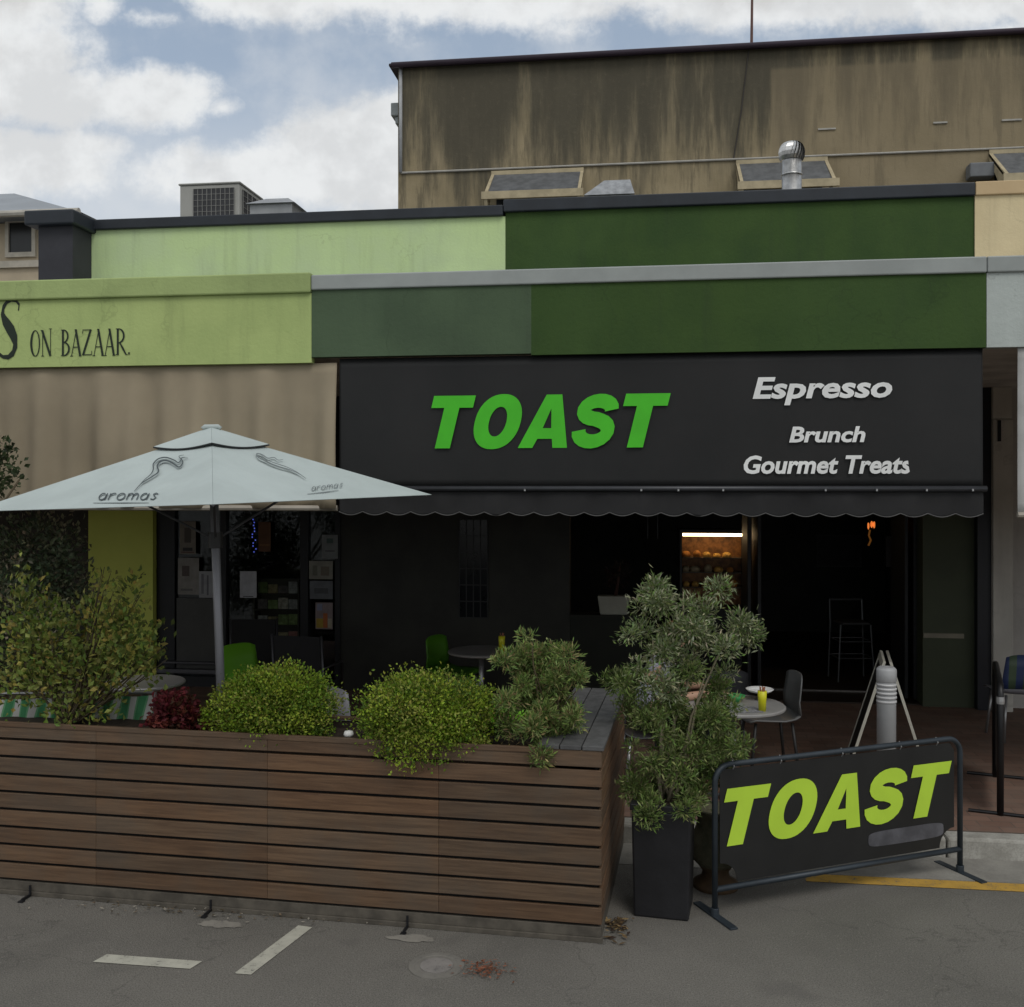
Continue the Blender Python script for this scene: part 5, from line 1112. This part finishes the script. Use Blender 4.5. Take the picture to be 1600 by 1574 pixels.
poster('pale poster with a dark round emblem left of the umbrella pole', 278, 872, 311, 929, (.26, .25, .23), [(.2, .5, .55, .78, (.11, .09, .085)), (.15, .1, .7, .16, (.15, .15, .14))])
poster('white sheet with columns of writing touching the left side of the umbrella pole', 311, 893, 336, 934, (.34, .35, .36), [(.15, .15, .3, .9, (.18, .18, .2)), (.5, .1, .6, .85, (.16, .16, .18))])
poster('plain white sheet just right of the umbrella pole', 375, 893, 401, 934, (.40, .41, .43), [(.2, .03, .8, .06, ik)])
poster('tall brown orange card hanging beside the blue light string', 404, 816, 423, 862, (.12, .06, .03), [(.1, .2, .9, .25, (.2, .1, .04))])
poster('pale green grey notice, highest at the right side of the window', 503, 836, 528, 873, (.20, .215, .215), [(.3, .65, .7, .85, (.08, .12, .11)), (.2, .3, .8, .34, ik)])
poster('beige leaflet directly under the highest right notice', 483, 877, 520, 905, (.24, .235, .2), [(.15, .2, .35, .75, (.15, .15, .12)), (.5, .2, .85, .7, (.16, .14, .11))])
poster('grey leaflet between the beige leaflet and the orange yellow flyer', 484, 908, 520, 936, (.13, .14, .15), [(.2, .3, .8, .6, (.08, .085, .09))])
poster('orange and yellow flyer, lowest at the right side of the window', 493, 942, 520, 983, (.22, .18, .18), [(.05, .05, .45, .4, (.35, .25, .04)), (.45, .05, .7, .6, (.38, .12, .04)), (.1, .7, .4, .95, (.2, .22, .3)), (.72, .05, .95, .4, (.36, .33, .25))])
# string of blue lights
q = P(398, 815, SY + .2); ls_ = thing('light_string', 'string of tiny blue lights hanging inside the left shop window', 'fairy lights', (q.x, SY + .2, P(398, 865, SY + .2).z))
MB().tube([(q.x, SY + .2, 2.5), (q.x, SY + .2, P(398, 868, SY + .2).z)], .003, 5).build('cord', blackp, ls_)
random.seed(3); bb_ = MB()
for k in range(12): c = P(396 + random.uniform(-2, 4), 812 + k * 4.6, SY + .2); bb_.lathe([(.003, -.008), (.009, 0), (.003, .008)], c, 6)
bb_.build('bulbs', EM('blue led', (.15, .2, 1), .8), ls_)
# magazine shelf inside the window
MYs = SY + .32; a_ = P(405, 1000, MYs); b_ = P(476, 905, MYs)
ms = thing('magazine_shelf', 'shelf of colourful magazines and papers behind the left shop window glass', 'magazine shelf', ((a_.x + b_.x) / 2, MYs, FZ))
MB().box((a_.x, MYs, FZ + .01), (b_.x, MYs + .03, b_.z)).box((a_.x, MYs - .2, FZ + .01), (a_.x + .02, MYs, b_.z)).box((b_.x - .02, MYs - .2, FZ + .01), (b_.x, MYs, b_.z)).build('carcass', M('shelf timber', (.10, .09, .07), .7), ms)
random.seed(8); mcols = [(.6, .54, .42), (.48, .18, .14), (.55, .08, .1), (.3, .4, .14), (.5, .49, .45), (.45, .37, .18), (.2, .17, .16)]
for j in range(4):
    z = a_.z + .02 + j * (b_.z - a_.z) / 4; MB().box((a_.x + .02, MYs - .2, z - .015), (b_.x - .02, MYs, z)).build('shelf', MATS['shelf timber'], ms)
    for i in range(4):
        x = a_.x + .03 + i * (b_.x - a_.x - .06) / 4; wv = (b_.x - a_.x - .06) / 4 - .01; c = random.choice(mcols)
        o = MB().box((x, MYs - .12, z + .001), (x + wv, MYs - .105, z + .001 + random.uniform(.09, .15))).build('magazine', M('mag %s' % str(c), c, .5, .35, 22))
        cname = dict(zip(mcols, ('cream', 'brick red', 'bright red', 'green', 'grey', 'ochre', 'dark')))[c]
        tag(o, f'{cname} magazine on the {["lowest", "second lowest", "second highest", "highest"][j]} ledge of the magazine shelf in the window', 'magazine', 'magazines in the shop window')
# striped chair at the far right
q = fl_at(1592, 9.6); so_ = chair_shell('striped_chair', 'chair with green and blue striped back behind the black barrier at the right edge', q, R(185), silver, legs_, h=.82, w=.48)
stp = bpy.data.materials.new('green blue stripe'); stp.use_nodes = True; t = stp.node_tree; p_ = t.nodes['Principled BSDF']; tcn = t.nodes.new('ShaderNodeTexCoord'); sx = t.nodes.new('ShaderNodeSeparateXYZ'); t.links.new(tcn.outputs['Object'], sx.inputs[0])
m_ = math_(t, 'FRACT', math_(t, 'MULTIPLY', sx.outputs[0], 8.0)); t.links.new(mixc(t, math_(t, 'GREATER_THAN', m_, .5), (.07, .11, .06), (.03, .05, .14)), p_.inputs['Base Color'])
for c in col.objects:
    if c.parent == so_ and c.name.startswith('backrest'): c.data.materials[0] = stp

# ================================================================== PERSON seated by the table behind the potted tree
pp = fl_at(1012, 7.95)
ch = chair_shell('plastic_chair', 'charcoal chair under the seated person behind the potted tree', pp, R(90 + 7), MATS['charcoal plastic'], legs_, h=.78)
per_ = thing('person', 'seated person with auburn hair and pale lilac top behind the potted tree', 'person', pp, R(7.5)); T = per_.matrix_basis
def skin(name, joints, edges, mat, parent, sub=2):
    me = bpy.data.meshes.new(name); me.from_pydata([T @ Vector(j[0]) for j in joints], edges, []); me.transform(chain_inv(parent)); o = bpy.data.objects.new(name, me); col.objects.link(o); o.parent = parent
    s = o.modifiers.new('skin', 'SKIN'); 
    for i, j in enumerate(joints):
        v = me.skin_vertices[0].data[i]; v.radius = (j[1], j[1] if len(j) < 3 else j[2]); v.use_root = (i == 0)
    s.use_smooth_shade = True; ss = o.modifiers.new('sub', 'SUBSURF'); ss.levels = sub; ss.render_levels = sub; me.materials.append(mat); return o
skinm = M('skin', (.42, .25, .17), .5, .06, 6); lil = M('lilac cotton', (.30, .30, .36), .85, .1, 6, .2, 80); den = M('dark trousers', (.02, .024, .035), .8); hair = M('auburn hair', (.17, .075, .035), .6, .35, 40, .3, 60, stretch=(1, 1, .3))
J = [((0, 0, .56), .12, .15), ((.03, 0, .70), .11, .14), ((.09, 0, .86), .11, .15), ((.15, 0, .98), .07, .11), ((.19, 0, 1.04), .048), ((.225, 0, 1.13), .06), ((.235, 0, 1.20), .085), ((.235, 0, 1.26), .06)]
E = [(i, i + 1) for i in range(7)]
def add_limb(start, pts):
    prev = start
    for p_i in pts: J.append(p_i); E.append((prev, len(J) - 1)); prev = len(J) - 1
    return prev
for s in (-1, 1):
    h = add_limb(3, [((.14, .17 * s, .96), .052), ((.20, .23 * s, .76), .042), ((.40, .17 * s, .78), .032), ((.46, .15 * s, .785), .026), ((.51, .14 * s, .785), .034, .018)])
    for f, (dy, L_) in enumerate(((-.027, .07), (-.009, .08), (.009, .075), (.027, .06))): add_limb(h, [((.54, .14 * s + dy, .785), .0095), ((.54 + L_ * .6, .14 * s + dy, .782), .009), ((.54 + L_, .14 * s + dy, .768), .008)])
    add_limb(h, [((.50, (.14 - .04) * s, .785), .010), ((.53, (.14 - .058) * s, .778), .009)])
    add_limb(0, [((.10, .09 * s, .53), .085), ((.44, .11 * s, .53), .06), ((.46, .11 * s, .25), .05), ((.45, .11 * s, .06), .035), ((.52, .12 * s, .035), .035), ((.60, .12 * s, .03), .028)])
body = skin('body', J, E, skinm, per_)
def shell(name, c, rad, mat, cutf=None, n=24):
    m = MB(); vs = []; fs = []
    for j in range(n // 2 + 1):
        el = math.pi * j / (n // 2) - math.pi / 2
        for i in range(n): a = 2 * math.pi * i / n; vs.append(T @ Vector((c[0] + rad[0] * math.cos(el) * math.cos(a), c[1] + rad[1] * math.cos(el) * math.sin(a), c[2] + rad[2] * math.sin(el))))
    for j in range(n // 2):
        for i in range(n):
            f = (j * n + i, j * n + (i + 1) % n, (j + 1) * n + (i + 1) % n, (j + 1) * n + i)
            cx = sum((T.inverted() @ vs[k]).x for k in f) / 4 - c[0]; cz = sum(vs[k].z for k in f) / 4 - (c[2] + T.translation.z)
            if cutf and cutf(cx, cz): continue
            fs.append(f)
    m.add(vs, fs); return m.build(name, mat, per_, smooth_=True, recalc=False)
shell('hair', (.225, 0, 1.205), (.108, .096, .118), hair, lambda x, z: x > .03 and z < .05)
JT = [((0, 0, .60), .128, .165), ((.03, 0, .72), .120, .150), ((.09, 0, .87), .120, .160), ((.145, 0, .97), .085, .125), ((.17, 0, 1.0), .06, .075)]
ET = [(0, 1), (1, 2), (2, 3), (3, 4)]
for s in (-1, 1):
    n0 = len(JT); JT += [((.14, .175 * s, .955), .064), ((.165, .205 * s, .86), .058)]; ET += [(3, n0), (n0, n0 + 1)]
skin('top', JT, ET, lil, per_)
JL = [((0, 0, .54), .13, .155)]; EL = []
for s in (-1, 1):
    n0 = len(JL); JL += [((.12, .09 * s, .53), .095), ((.45, .11 * s, .53), .072), ((.465, .11 * s, .27), .06), ((.455, .11 * s, .10), .05)]; EL += [(0, n0), (n0, n0 + 1), (n0 + 1, n0 + 2), (n0 + 2, n0 + 3)]
skin('trousers', JL, EL, den, per_)
for s in (-1, 1):
    for nm, c, r_ in (('eye', (.318, .034 * s, 1.205), .011),): MB().lathe([(0, -r_), (r_ * .8, -r_ * .5), (r_, 0), (r_ * .8, r_ * .5), (0, r_)], T @ Vector(c), 10).build(nm, M('eye', (.05, .04, .03), .2), per_, smooth_=True)
MB().tube([T @ Vector((.31, 0, 1.215)), T @ Vector((.335, 0, 1.185)), T @ Vector((.318, 0, 1.178))], [.007, .012, .008], 8).build('nose', skinm, per_, smooth_=True)
MB().tube([T @ Vector((.312, -.02, 1.15)), T @ Vector((.318, 0, 1.149)), T @ Vector((.312, .02, 1.15))], .005, 6).build('mouth', M('lips', (.3, .1, .08), .5), per_)
